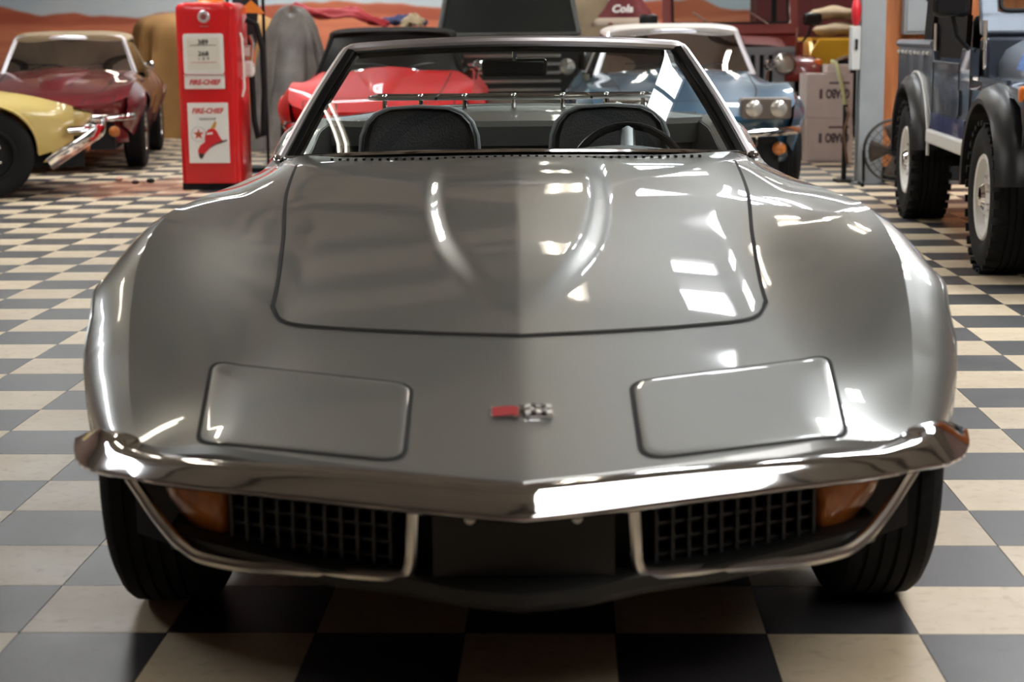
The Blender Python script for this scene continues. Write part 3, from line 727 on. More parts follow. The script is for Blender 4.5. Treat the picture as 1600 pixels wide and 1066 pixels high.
ptext('sign_lettering', 'FIRE-CHIEF', .058, M_SRED, sg, .0, .628, SY-.001, .25, .90, .0015)
ptext('sign_lettering', 'GASOLINE', .026, M_SDARK, sg, .0, .565, SY-.001, 0, 1.1)
def flat(nm, poly, m, y=0, d=.0012, par=None):
    return MB().prism([(a, b) for a, b in poly], -d, lambda u, v, k: (u, SY-y+k, v)).build(nm, m, par or sg, smooth=False)
cx, cz = -.078, .445
MB().lathe([(.060, 0), (.060, -.002), (.0565, -.002), (.0565, 0)], 28, 'Y', (cx, SY, cz)).build('star_ring', mat('ring_grey', (.42, .42, .40), .5), sg)
flat('red_star', [(cx+(.046 if k % 2 == 0 else .018)*math.sin(k*PI/5), cz+(.046 if k % 2 == 0 else .018)*math.cos(k*PI/5)) for k in range(10)], M_SRED, .001)
flat('star_letter', [(cx-.004, cz-.018), (cx+.004, cz-.018), (cx+.004, cz+.008), (cx+.013, cz+.008), (cx+.013, cz+.015), (cx-.013, cz+.015), (cx-.013, cz+.008), (cx-.004, cz+.008)], mat('sign_green', (.20, .22, .08), .5), .0025)
hat = [(-.085, .285), (-.088, .318), (-.070, .355), (-.030, .385), (-.028, .425), (-.018, .462), (.010, .488), (.050, .490), (.070, .470), (.092, .425), (.112, .395), (.150, .402), (.155, .394), (.110, .376), (.06, .362), (.01, .335), (-.03, .295), (-.048, .262), (-.060, .248), (-.076, .258)]
flat('helmet', hat, M_SRED, .002)
flat('helmet_rim', [(-.085, .290), (-.076, .258), (-.060, .248), (-.048, .262), (-.036, .288), (-.058, .296)], M_SDARK, .0035)
flat('helmet_brim_edge', [(.112, .395), (.150, .402), (.155, .394), (.110, .376), (.06, .362), (.01, .335), (.012, .345), (.06, .372)], M_SDARK, .0035)
flat('helmet_badge', [(-.012, .440), (.035, .446), (.037, .462), (-.010, .456)], M_SIGN, .0035)
flat('helmet_crest', [(.018, .488), (.050, .540), (.066, .548), (.068, .525), (.058, .492)], mat('sign_gold', (.50, .28, .04), .4), .001)
lg = MB().lathe([(0, -.012), (.030, -.012), (.032, -.016), (.044, -.016), (.050, -.008), (.050, 0)], 28, 'Y', (-.004, FY+.005, 1.362)).build('badge', M_STEELTRIM, pump)
MB().lathe([(0, -.018), (.024, -.0165), (.024, -.010)], 20, 'Y', (-.004, FY+.005, 1.362)).build('badge_centre', mat('badge_maroon', (.22, .06, .06), .4), lg)
MB().box((-.004, FY, 1.288), (.07, .006, .008)).build('badge_caption', mat('badge_caption_grey', (.45, .2, .2), .5), pump, smooth=False)
MB().tube([(PW+.012, -.13, 1.235), (PW+.028, -.14, 1.19), (PW+.034, -.14, 1.0), (PW+.034, -.14, .80), (PW+.012, -.13, .735)], .010, 8).build('side_handle', M_WHITE, pump)
q = MB().box((PW+.04, .02, .95), (.08, .09, .13)); hk = q.build('nozzle_boot', M_WHITE, pump, bevel=.02)
MB().box((PW+.035, .02, 1.09), (.07, .08, .09)).build('switch_lever', M_WHITE, pump, bevel=.02)
q = MB().tube([(PW+.06, .02, .96), (PW+.075, .0, 1.05), (PW+.09, -.02, 1.15), (PW+.07, -.03, 1.22)], .020, 8); nz = q.build('nozzle', M_DULLCHROME, pump)
MB().tube([(PW+.02, .05, 1.34), (PW+.10, .06, 1.30), (PW+.145, .06, 1.1), (PW+.15, .05, .75), (PW+.13, .04, .42), (PW+.09, .03, .40), (PW+.065, .02, .55), (PW+.06, .02, .92)], .024, 10).build('hose', M_BLACK, pump)
cap = MB().lathe([(.0, .10), (.07, .10), (.10, .07), (.10, .03), (.13, 0)], 28, 'Z', (0, 0, PH-.012)).build('top_cap', mat('orange_enamel', (.75, .22, .03), .4), pump)

# ================================================================== older sports cars in the background
def split_car(name, label, pm, topm, loc, rz, lamps='hidden', open_top=False, glass=None, frame=None, rim=None):
    c = thing(name, label, 'car', loc, rz)
    K = Curve
    P = dict(
        zc=K((-.9, .612), (-.6, .690), (-.3, .745), (0, .79), (.5, .86), (.95, .905), (1.4, .92)),
        s=K((-.9, .02), (1, .05)), xi=K((-.9, .42), (0, .40), (1.3, .60)),
        xr=K((-.9, .66), (-.6, .73), (0, .76), (.9, .76), (1.5, .75), (2.2, .75), (2.6, .76), (3.1, .74), (3.45, .62)),
        zr=K((-.9, .590), (-.6, .705), (-.2, .80), (.1, .825), (.5, .81), (.95, .80), (1.5, .80), (2.0, .835), (2.4, .88), (2.8, .86), (3.2, .78), (3.45, .70)),
        xm=K((-.66, .715), (-.5, .80), (-.2, .855), (.1, .875), (.9, .85), (1.6, .85), (2.4, .89), (3.0, .85), (3.45, .70)),
        zm=K((-.66, .585), (0, .62), (2.4, .66), (3.45, .62)),
        sill=K((-.66, .42), (-.4, .32), (.4, .22), (2.0, .22), (3.0, .3), (3.45, .42)),
        yf=K((0, -.90), (.4, -.875), (.6, -.80), (.68, -.72), (.70, -.66)), ycowl=lambda x: .98+.33*(x/.66)**2,
        xfront=.70, ytail=3.45, axles=[0, 2.489], arch=.375, wr=.335, tuck=.26, tuck2=.2, nu=44, nv=26, ns=60, pw=1.25, angle=24)
    b, z, zl = shell(P, c, pm)
    arch_lips(P, c, pm, .010)
    # nose underside, tucked back below the pointed leading edge
    q = MB(); xs = lin(-.70, .70, 25); yf = lambda x: P['yf'](abs(x))
    q.grid([[(x, yf(x)+dy+.05*abs(x/.7)**4*(1 if dy else 0), (P['zc'](yf(x))-P['s'](yf(x))*abs(x) if dz is None else dz)) for x in xs] for dy, dz in ((0, None), (-.004, .585), (.03, .55), (.09, .50), (.12, .40), (.13, .30), (.20, .26))])
    q.build('nose', pm, c, angle=24)
    # nose cavity with slatted grille and split chrome bumpers
    q = MB().prism(rr(.86, .095, .04), -.03, lambda u, v, k: (u, -.785+k+.04*abs(u/.43)**3, .435+v)); q.build('grille_cavity', M_BLACK, c, smooth=False)
    for k in range(4): MB().tube([(-.40, -.79, .405+.02*k), (0, -.818, .405+.02*k), (.40, -.79, .405+.02*k)], .004, 6).build('grille_bar', M_DULLCHROME, c)
    ring = [(u, -.822+.05*abs(u/.43)**3, .435+v) for u, v in rr(.88, .115, .05)]
    MB().tube(ring, .007, 6, True).build('grille_trim', M_CHROME, c)
    for s in (-1, 1):
        pth = [(s*x, y, z_) for x, y, z_ in ((.10, -.90, .475), (.12, -.925, .485), (.30, -.925, .492), (.50, -.895, .498), (.64, -.83, .502), (.735, -.72, .505), (.765, -.60, .505))]
        MB().tube(path3(pth, 3), .030, 10, sx=.55).build('bumper', M_CHROME, c)
        MB().ball((s*.60, -.775, .375), .05, 12, (1, .5, 1)).build('turn_lamp', M_AMBER, c)
        if lamps == 'open':
            bk = MB().prism(rr(.36, .15, .03), .16, lambda u, v, k: (s*.49+u, -.885+k+.10*abs(u+s*.0)*0, .665+v)).build('headlight_bucket', mat('brownish_bucket', (.16, .13, .11), .3, .6), c, angle=30, bevel=.01)
            for e in (-1, 1): MB().lathe([(0, -.02), (.045, -.012), (.062, .004), (.066, .0), (.066, .02)], 20, 'Y', (s*.49+e*.088, -.887, .665)).build('headlight', mat('lamp_glass', (.5, .47, .42), .1, .6, .8), bk)
        else:
            poly = [(s*.33, -.865), (s*.60, -.775), (s*.61, -.60), (s*.34, -.66)]
            o2 = round_poly(poly, .03, 4); q = MB(); ribbon(q, o2+[o2[0]], z, .010, .002); q.build('headlight_gap', M_GAP, c)
    # raised hood panel edges
    q = MB(); line = [(x, y) for x, y in ((.56, .93), (.54, .4), (.50, -.2), (.44, -.42), (.2, -.50), (0, -.51), (-.2, -.50), (-.44, -.42), (-.50, -.2), (-.54, .4), (-.56, .93))]
    ribbon(q, [tuple(p[:2]) for p in path3([(a, b_, 0) for a, b_ in line], 4)], z, .012, .002); q.build('hood_gap', M_GAP, c)
    q = MB(); rows = []
    for y in lin(-.35, .92, 20):
        w_ = .10+.16*ss(-.35, .9, y); hgt = .028*ss(-.38, .1, y)
        rows.append([(x*w_, y, z(x*w_, y)+.002+hgt*(1-abs(x)**4)) for x in lin(-1, 1, 17)])
    q.grid(rows); q.build('hood_blister', pm, c, angle=40)
    # windshield, pillars, top
    def ws2(t, v):
        b_ = (.66*t, .99+.32*t*t, .905-.055*t*t); u = (.53*t, 1.46+.10*t*t, 1.225-.012*t*t)
        return tuple(lerp(b_[d], u[d], v) for d in range(3))
    MB().grid([[ws2(lerp(-1, 1, i/20), j/6) for i in range(21)] for j in range(7)]).build('windshield', glass or M_GLASS, c, angle=60)
    per = [ws2(-1, v) for v in lin(0, .95, 8)]+[ws2(t, 1) for t in lin(-.97, .97, 15)]+[ws2(1, v) for v in lin(.95, 0, 8)]
    MB().tube(per, .022, 8).build('windshield_frame', frame or M_STEELTRIM, c)
    MB().tube([ws2(t, .0) for t in lin(-1, 1, 15)], .012, 8).build('cowl_moulding', M_CHROME, c)
    for s in (-1, 1): MB().tube([(s*.05+.1, 1.0, .915), (s*.2+.1, 1.06, .95), (s*.42, 1.13, .955)], .006, 6).build('wiper', M_GLOSSBLACK, c)
    if not open_top:
        q = MB(); rows = []
        for u in lin(0, 1, 14):
            y = lerp(1.44, 2.75, u); hw = .55+.06*math.sin(PI*min(1, u*1.1))-.02*u; top = lerp(1.245, 1.285, ss(0, .35, u))-.40*ss(.45, 1.0, u)**1.3
            rows.append([(hw*math.copysign(abs(math.sin(a))**.6, math.sin(a)), y+.10*(1-u)*abs(math.sin(a))**2, top-.09*(1-max(0, math.cos(a))**.6)) for a in lin(-PI/2, PI/2, 21)])
        f0 = rows[0]; q.grid([[(x, y+.02, z_-.05) for x, y, z_ in f0]]+rows); q.build('soft_top', topm, c, angle=50, solid=.012)
        for s in (-1, 1):
            q = MB(); q.add([(s*.66, 1.34, .85), (s*.55, 1.55, 1.17), (s*.59, 2.15, 1.16), (s*.72, 2.2, .86)], [(0, 1, 2, 3)]); q.build('side_window', M_DARKGLASS, c, smooth=False)
            q = MB(); q.add([(s*.72, 2.2, .86), (s*.59, 2.15, 1.16), (s*.56, 2.75, .90), (s*.66, 2.75, .86)], [(0, 1, 2, 3)]); q.build('top_quarter', topm, c, smooth=False, solid=.01)
    q = MB(); q.box((0, 1.6, .56), (1.36, 1.4, .5)); q.box((0, 2.35, .62), (1.36, .1, .44)); q.build('cabin', M_BLACK, c, smooth=False)
    MB().tube([(.36+.16*math.cos(a), 1.50-.06*math.sin(a), .90+.16*math.sin(a)) for a in lin(0, 2*PI, 21)[:-1]], .012, 6, True).build('steering_wheel', M_GLOSSBLACK, c)
    for s in (-1, 1): MB().box((s*.35, 2.05, .78), (.44, .13, .42)).build('seat', M_VINYL, c, bevel=.05)
    MB().box((0, 1.44, 1.15), (.17, .02, .05)).build('rear_view_mirror', M_GLOSSBLACK, c, bevel=.01)
    q = MB(); rows = []
    for y in lin(2.25, 3.45, 14):
        rows.append([(P['xr'](y)*t, y, lerp(lerp(.86, .70, ss(2.6, 3.5, y)), P['zr'](y), abs(t)**2.2)) for t in lin(-1, 1, 17)])
    q.grid(rows); l = rows[-1]; q.grid([l, [(x*.98, y+.02, .55) for x, y, z_ in l], [(x*.92, y-.08, .40) for x, y, z_ in l]]); q.build('rear_deck', pm, c, angle=40)
    m_ = MB().lathe([(0, -.03), (.035, -.028), (.048, 0), (.03, .05), (0, .06)], 16, 'Y', (.80, 1.38, .93)).tube([(.79, 1.38, .90), (.78, 1.40, .80)], .01, 6).build('door_mirror', M_CHROME, c)
    q = MB(); q.box((0, 1.25, .33), (1.2, 4.0, .24)); q.box((0, .1, .5), (1.3, .4, .14)); q.box((0, 2.489, .5), (1.3, .5, .2)); q.build('underbody', M_BLACK, c, smooth=False)
    for a in (0, 2.489):
        for s in (-1, 1): tire_parts(c, s*.735, a, .335, .20, s, .19, rim or M_DULLCHROME)
    return c, P, z
M_MAROON = mat('maroon_metallic_paint', (.17, .008, .014), .35, .3, 1.0)
M_BLUE = mat('blue_metallic_paint', (.022, .090, .165), .35, .45, 1.0)
M_CREAMY = mat('pale_yellow_paint', (.68, .52, .17), .4, 0, 1.0)
M_REDCAR = mat('bright_red_paint', (.60, .005, .007), .5, 0, .25, spec=.3)
M_TANTOP = mat('tan_canvas_top', (.50, .38, .24), .8, bump=.2, nscale=120)
M_WHITETOP = mat('white_vinyl_top', (.66, .60, .54), .55)
M_BLACKTOP = mat('black_canvas_top', (.010, .008, .007), .8, spec=.15)
split_car('maroon_sports_car', 'maroon classic sports car with tan canvas top beside the red fuel pump', M_MAROON, M_TANTOP, (-4.27, 16.30, 0), .14)
split_car('blue_sports_car', 'metallic blue classic sports car with white top and raised headlights', M_BLUE, M_WHITETOP, (1.35, 13.20, 0), -.02, 'open')
split_car('yellow_sports_car', 'pale yellow classic sports car with chrome corner bumper', M_CREAMY, M_BLACKTOP, (-4.29, 13.85, 0), 2.0, open_top=True, rim=M_BLACK)  # black rims stand in for the shadow on the wheels
yc_ = bpy.data.objects['yellow_sports_car']
MB().tube(path3([(-.50, -.93, .53), (-.66, -.88, .50), (-.78, -.74, .43), (-.83, -.58, .34), (-.82, -.44, .25)], 4), .062, 12, sx=.4).build('corner_bumper', M_CHROME, yc_)
split_car('red_sports_car', 'bright red classic sports car with black top behind the grey convertible', M_REDCAR, M_BLACKTOP, (-1.06, 14.55, 0), .02, glass=mat('dark_smoked_glass', (.006, .005, .005), .4, 0, 0, spec=.2), frame=M_BLACKTOP)

# ================================================================== off-road trucks
M_SLATE = mat('slate_blue_metallic', (.050, .062, .085), .35, .45, 1.0)
M_SILVERB = mat('silver_blue_paint', (.26, .29, .34), .4, .5, .8)
M_NAVY = mat('navy_stripe', (.012, .02, .12), .4, 0, .8)
M_CHECK = mat('blue_hood_decal', (.10, .22, .62), .35, .2, .8, col2=(.22, .36, .72), nscale=60)
M_FLARE = mat('black_moulded_flare', (.016, .016, .017), .35)
M_JRED = mat('dark_red_paint', (.20, .022, .016), .45, 0, .6)
M_GRGREY = mat('grey_grille_paint', (.20, .20, .21), .45, .2)
def arch_poly(y, z0, r, ya, yb, ztop, zbot, n=14):
    pts = [(ya, zbot), (ya, ztop), (yb, ztop), (yb, zbot)]
    return pts+[(y+r*math.cos(a), z0+r*math.sin(a)) for a in lin(0, PI, n)]
def offroad(name, label, loc, rz, pm, hoodm, grm, bed, wheel_m, flare_out=.09):
    c = thing(name, label, 'truck', loc, rz); wb = 2.63 if bed else 2.37; HWD = .77; yend = 3.50 if bed else 3.0; TR = .375
    # tub sides with rear arch cut out, one per side
    for s in (-1, 1):
        poly = [(.80, .60), (.80, 1.10), (1.05, 1.10), (1.12, 1.02), (2.02, 1.02), (2.08, 1.10), (yend, 1.10), (yend, .62)]+[(wb+.46*math.cos(a), .46+.42*math.sin(a)) for a in lin(.39, PI-.39, 14)]
        side = MB().prism(poly, .05, lambda u, v, k: (s*(HWD-.05+k), u, v)).build('side_panel', pm, c, smooth=False, bevel=.006)
        MB().box((s*(HWD+.004), 1.42, .66), (.012, 1.15, .10)).build('stripe', M_NAVY, side, smooth=False)
        MB().box((s*(HWD+.01), 1.34, .565), (.05, 1.35, .085)).build('rocker', M_WHITE if bed else pm, c, bevel=.015)
        MB().tube([(s*(HWD-.01), 2.06, 1.115), (s*(HWD-.01), yend, 1.115)], .028, 8).build('bed_rail', M_SILVERB if bed else pm, side)
        q = MB()
        for k in range(8): q.ball((s*(HWD+.003), lerp(2.2, yend-.04, k/7), 1.06), .013, 8)
        q.build('snap', M_WHITE, side)
        MB().box((s*(HWD+.006), 1.06, .80), (.012, .035, .14)).build('hinge', M_SLATE if bed else pm, side, smooth=False)
        # door seams
        for y in (1.12, 2.0): MB().box((s*(HWD+.001), y, .81), (.004, .012, .40)).build('door_gap', M_GAP, side, smooth=False)
        # front fender
        q = MB(); rows = []
        for y, z_ in ((.80, .955), (.45, .955), (.0, .95), (-.38, .945), (-.52, .91), (-.58, .82), (-.585, .72)):
            rows.append([(s*.40, y, z_), (s*(HWD-.06), y, z_), (s*(HWD-.01), y, z_-.02), (s*HWD, y, z_-.07)])
        q.grid(rows); fe = q.build('front_fender', pm, c, angle=50, solid=.02)
        q = MB().prism([(.80, .955), (.80, .60), (.50, .60)]+[(.44*math.cos(a), .46+.40*math.sin(a)) for a in lin(.34, PI*.60, 10)]+[(-.14, .955)], .02, lambda u, v, k: (s*(HWD-.03+k), u, v)); q.build('fender_side', pm, c, smooth=False)
        # wide black arch extensions
        for yc in (0, wb):
            rows = []
            for a in lin(-.10, PI*.98, 22):
                cy, cz_ = math.cos(a), math.sin(a)
                def pt(r, x): return (s*x, yc+(r+.03)*cy*1.03, .44+r*cz_)
                rows.append([pt(.40, HWD-.06), pt(.40, HWD+flare_out), pt(.425, HWD+flare_out+.005), pt(.475, HWD+flare_out-.03), pt(.50, HWD), pt(.49, HWD-.06)])
            fl_ = MB().grid(rows).build('fender_flare', M_FLARE, c, angle=40)
            if bed and yc: MB().tube([(s*(HWD+.006), yc+(.53)*math.cos(a)*1.03, .44+.50*math.sin(a)) for a in lin(0, PI, 20)], .010, 6).build('flare_edging', M_WHITE, fl_)
            tire_parts(c, s*.72, yc, TR, .25, s, .205, wheel_m, tread=30)
        MB().box((s*(HWD-.03), -.50, .90), (.075, .055, .075)).build('marker_lamp', mat('orange_lens', (.85, .20, .02), .3, 0, .5), c, bevel=.015)
        # mirror on a bent arm
        mm = MB().box((s*(HWD+.10), .86, 1.335), (.20, .06, .13)).build('door_mirror', M_GLOSSBLACK, c, bevel=.03)
        MB().tube([(s*(HWD+.09), .87, 1.28), (s*(HWD+.06), .88, 1.17), (s*(HWD+.0), .86, 1.10), (s*(HWD-.03), .80, 1.09)], .013, 8).build('mirror_arm', M_BLACK, mm)
        hd = MB().tube([(s*.69, .80, .99), (s*.70, .78, 1.25)], .012, 8).build('windshield_hinge', M_CHROME, c)
    # hood, tapering forward, with rounded shoulders
    q = MB(); rows = []
    for y in lin(-.56, .80, 12):
        u = (y+.56)/1.36; hw = lerp(.50, .625, u); zt = lerp(1.075, 1.165, u)
        prof_ = [(-hw, .93), (-hw, zt-.14), (-hw+.035, zt-.07), (-hw+.12, zt-.022), (-hw+.25, zt), (0, zt+.012)]
        rows.append([(x, y, z_) for x, z_ in prof_]+[(-x, y, z_) for x, z_ in prof_[-2::-1]])
    q.grid(rows); hd_ = q.build('hood', hoodm, c, angle=50)
    if bed:
        for s in (-1, 1):
            rows = []
            for y in lin(-.50, .45, 8):
                u = (y+.56)/1.36; hw = lerp(.50, .625, u); zt = lerp(1.075, 1.165, u)
                rows.append([(s*(hw+.004), y, zt-.145), (s*(hw-.028), y, zt-.07), (s*(hw-.06), y, zt-.046)])
            MB().grid(rows).build('hood_decal', M_CHECK, hd_, angle=60)
    else:
        MB().box((-.33, -.555, 1.075), (.28, .03, .035)).build('hood_stripe', mat('orange_stripe', (.70, .27, .03), .4), hd_, smooth=False)
    # grille panel with seven slots and round lamps
    def slot(k): return (k-3)*.088
    q = MB(); z0, z1 = .60, 1.06
    edges = [-.50]+[v for k in range(7) for v in (slot(k)-.022, slot(k)+.022)]+[.50]
    for k in range(0, len(edges), 2): q.box(((edges[k]+edges[k+1])/2, -.565, (z0+z1)/2), (edges[k+1]-edges[k], .03, .36))
    q.box((0, -.565, z1-.04), (1.0, .03, .08)); q.box((0, -.565, z0+.035), (1.0, .03, .09))
    gp = q.build('grille_panel', grm, c, smooth=False)
    MB().box((0, -.53, .82), (.70, .02, .4)).build('radiator', M_BLACK, gp, smooth=False)
    for s in (-1, 1):
        lm = MB().lathe([(.105, -.01), (.105, -.03), (.092, -.035), (.088, -.02)], 24, 'Y', (s*.395, -.572, .895)).build('headlight_ring', M_DULLCHROME, gp)
        MB().lathe([(0, -.045), (.05, -.038), (.09, -.018)], 24, 'Y', (s*.395, -.572, .895)).build('headlight', mat('lamp_glass', (.5, .47, .42), .1, .6, .8), gp)
    MB().box((0, -.78, .56), (1.5, .10, .12)).build('front_bumper', M_BLACK, c, bevel=.01)
    for s in (-1, 1): MB().box((s*.35, -.60, .56), (.09, .3, .09)).build('bumper_bracket', M_BLACK, c, smooth=False)
    # cowl and windshield frame
    MB().box((0, .86, 1.03), (1.40, .16, .28)).build('cowl', pm if not bed else M_SLATE, c, bevel=.03)
    def wsf(x, v): return (x, lerp(.80, 1.00, v), lerp(1.175, 1.66, v))
    q = MB()
    RX = Matrix.Rotation(-math.atan2(.20, .485), 3, 'X')
    def bar(xc, v0, v1, wd): 
        a, b_ = Vector(wsf(xc, v0)), Vector(wsf(xc, v1)); q.box((a+b_)/2, (wd, .05, (b_-a).length), RX)
    bar(0, 0, .24, 1.44); bar(0, .88, 1.0, 1.44); bar(-.67, .15, .95, .10); bar(.67, .15, .95, .10)
    wf = q.build('windshield_frame', M_SILVERB if bed else pm, c, smooth=False, bevel=.012)
    q = MB(); q.add([wsf(-.62, .24), wsf(.62, .24), wsf(.62, .88), wsf(-.62, .88)], [(0, 1, 2, 3)]); q.build('windshield', M_DARKGLASS if bed else M_GLASS, wf, smooth=False)
    per = [tuple(Vector(wsf(x, v))+Vector((0, -.03, .0))) for x, v in round_poly([(-.61, .26), (.61, .26), (.61, .87), (-.61, .87)], [.05]*4, 4)]
    MB().tube(per, .012, 6, True).build('gasket', M_BLACK, wf)
    for s in (-1, 1): MB().tube([tuple(Vector(wsf(s*.30+.1, .22))+Vector((0, -.05, 0))), tuple(Vector(wsf(s*.30-.10*1, .50))+Vector((0, -.05, 0)))], .010, 6).build('wiper', M_DULLCHROME, wf)
    # floor, tail, seats, wheel
    q = MB(); q.box((0, 2.1, .60), (1.44, yend-.85, .06)); q.build('floor_pan', M_BLACK, c, smooth=False)
    MB().box((0, yend-.03, .86), (1.46, .05, .48)).build('tailgate', pm, c, bevel=.008)
    q = MB(); 
    for s in (-1, 1): q.box((s*.40, 1.4, .50), (.10, 4.1, .12))
    q.box((0, 0, .375), (1.2, .08, .08)); q.box((0, wb, .375), (1.2, .08, .08)); q.box((.2, 1.3, .42), (.3, .8, .12)); q.build('chassis', M_BLACK, c, smooth=False)
    for s in (-1, 1):
        MB().box((s*.36, 1.75, .98), (.46, .14, .62)).build('seat', M_VINYL if bed else mat('tan_seat', (.30, .19, .11), .6), c, bevel=.05)
    MB().tube([(.36+.18*math.cos(a), 1.22-.08*math.sin(a), 1.10+.17*math.sin(a)) for a in lin(0, 2*PI, 21)[:-1]], .013, 6, True).build('steering_wheel', M_BLACK, c)
    if bed:
        for s in (-1, 1):
            q = MB().prism([(2.30, 1.10), (2.62, 1.10), (2.34, 1.72), (2.06, 1.72)], .04, lambda u, v, k: (s*(.70+k*1.0), u, v)); q.build('cab_pillar', M_BLACKTOP, c, smooth=False)
            MB().prism([(1.10, 1.04), (2.00, 1.04), (2.04, 1.28), (1.06, 1.28)], .03, lambda u, v, k: (s*(.715+k), u, v)).build('door_upper', M_BLACKTOP, c, smooth=False)
            MB().prism([(1.08, 1.28), (2.04, 1.28), (2.08, 1.66), (1.02, 1.66)], .012, lambda u, v, k: (s*(.72+k), u, v)).build('door_window', M_DARKGLASS, c, smooth=False)
            MB().tube([(s*.76, 1.98, 1.08), (s*.765, 1.96, 1.24)], .016, 8).build('door_handle', M_DULLCHROME, c)
        MB().box((0, 1.70, 1.73), (1.46, 1.5, .05)).build('roof', M_BLACKTOP, c, bevel=.02)
    else:
        MB().tube([(-.60, 2.0, .65), (-.60, 2.0, 1.62), (-.52, 2.0, 1.70), (.52, 2.0, 1.70), (.60, 2.0, 1.62), (.60, 2.0, .65)], .03, 8).build('roll_bar', M_BLACK, c)
    return c
offroad('pickup_truck', 'slate blue open bed off-road pickup on white wheels by plywood partition', (3.185, 8.52, 0), -.08, M_SLATE, M_SILVERB, M_SILVERB, True, M_WHITE)
offroad('off_road_truck', 'dark red off-road truck with grey slotted grille behind the blue car', (2.33, 17.75, 0), -.03, M_JRED, M_JRED, M_GRGREY, False, M_DULLCHROME)
# dark truck far behind
def dark_truck():
    c = thing('dark_truck', 'dark green black truck cab standing at the mural wall', 'truck', (.0, 19.35, 0), 0)
    m = mat('dark_green_paint', (.022, .024, .020), .4, .2, .6)
    q = MB(); rows = []
    for y in lin(-.75, .95, 10):
        u = (y+.75)/1.7; hw = lerp(.74, .86, u); zt = lerp(1.06, 1.20, u)
        rows.append([(-hw, y, .75), (-hw, y, zt-.10), (-hw+.06, y, zt-.03), (-hw+.2, y, zt), (0, y, zt+.02), (hw-.2, y, zt), (hw-.06, y, zt-.03), (hw, y, zt-.10), (hw, y, .75)])
    q.grid(rows); q.build('hood', mat('dark_brown_hood', (.035, .026, .020), .35, .2, .8), c, angle=50)
    q = MB(); q.box((0, -.72, .80), (1.46, .06, .5)); q.build('grille', M_BLACK, c, smooth=False)
    for k in range(5): MB().box((0, -.76, .62+.09*k), (1.1, .02, .03)).build('grille_bar', M_DULLCHROME, c, smooth=False)
    for s in (-1, 1):
        MB().lathe([(0, -.03), (.08, -.02), (.095, 0), (.095, .05)], 20, 'Y', (s*.62, -.74, .86)).build('headlight', mat('lamp_glass', (.5, .47, .42), .1, .6, .8), c)
        q = MB().prism(arch_poly(0, .38, .45, -.80, .95, 1.02, .52)[:4]+[], .02, lambda u, v, k: (s*(.90+k), u, v))
        poly = [(-.80, .55), (-.80, .98), (-.70, 1.04), (.95, 1.10), (2.6, 1.10), (2.6, .45), (.50, .45)]+[(.45*math.cos(a), .42+.42*math.sin(a)) for a in lin(.1, PI-.3, 12)]
        MB().prism(poly, .12, lambda u, v, k: (s*(.80+k), u, v)).build('side_panel', m, c, bevel=.02, angle=30)
        for y in (0, 3.0): tire_parts(c, s*.78, y, .38, .24, s, .21, M_DULLCHROME)
    MB().box((0, -.86, .50), (1.8, .14, .16)).build('front_bumper', M_DULLCHROME, c, bevel=.03)
    def w_(x, v): return (x*lerp(1, .88, v), lerp(.95, 1.42, v), lerp(1.20, 1.78, v))
    q = MB(); q.grid([[w_(lerp(-.80, .80, i/8), v) for i in range(9)] for v in (0, .5, 1)]); q.build('windshield', mat('dark_cab_glass', (.006, .007, .006), .5, 0, 0, spec=.15), c)
    per = [w_(x, v) for x, v in round_poly([(-.82, 0), (.82, 0), (.82, 1), (-.82, 1)], [.05]*4, 4)]
    MB().tube(per, .028, 8, True).build('windshield_frame', mat('dark_rubber_trim', (.05, .05, .045), .5), c)
    MB().box((0, 2.0, 1.50), (1.52, 1.1, .64)).build('cab', m, c, bevel=.06)
    MB().box((0, 2.0, 1.83), (1.56, 1.2, .08)).build('roof', m, c, bevel=.03)
    MB().box((0, 2.7, .70), (1.6, 1.9, .5)).build('bed', m, c, bevel=.02)
    MB().box((0, 1.2, .46), (1.3, 3.6, .25)).build('chassis', M_BLACK, c, smooth=False)
dark_truck()

# ================================================================== covers, cloth, stored goods
def drape(name, label, cat, loc, w_, d_, h, m, seed=0, flare=.12, folds=11, amp=.05, bulge=None, rz=0, wav=1.0, tent=False):
    rnd = random.Random(seed); ph = [rnd.uniform(0, 2*PI) for _ in range(4)]
    t = MB(); n = 72; rows = []
    for k, (f, v) in enumerate([(.02, 1.0), (.15, .995), (.3, .985), (.42, .96), (.52, .91), (.62, .83), (.70, .73), (.77, .62), (.83, .50), (.89, .38), (.95, .25), (1.0, .12), (1.04, 0)] if tent else [(0.02, 1.0), (.3, 1.0), (.6, .99), (.8, .975), (.92, .945), (.98, .89), (1.0, .80), (1.01, .68), (1.02, .54), (1.03, .40), (1.05, .26), (1.07, .13), (1.09, .0)]):
        row = []; dn = 1-v
        for j in range(n):
            a = 2*PI*j/n; ca, sa = math.cos(a), math.sin(a); e = .45
            x = math.copysign(abs(ca)**e, ca); y = math.copysign(abs(sa)**e, sa)
            wv = math.sin(folds*a+ph[0]+1.5*math.sin(2*a+ph[1]))+.5*math.sin((folds*2-3)*a+ph[2])
            if tent: wv = 1.2-2.4*abs(math.sin(folds*.5*a+ph[0]+.9*math.sin(2*a+ph[1])+1.3*dn))+.5*math.sin(5*a+6*dn)
            g = f*(1+flare*dn)+amp*wv*min(1, dn*2.2+.05*k/13)*(f > .5)
            top = h*(v+ wav*(.03*math.sin(3*x+ph[3])+.02*math.sin(4*y+ph[1]))*(v > .5))
            if bulge: top = top*bulge(x*f, y*f) if v > .3 else top
            row.append((x*g*w_/2, y*g*d_/2, top))
        rows.append(row)
    t.grid(rows, True); t.add(rows[0], [tuple(range(n))])
    o = t.build(name, m, angle=60); o.location = loc; o.rotation_euler = (0, 0, rz)
    return tag(o, label, cat)
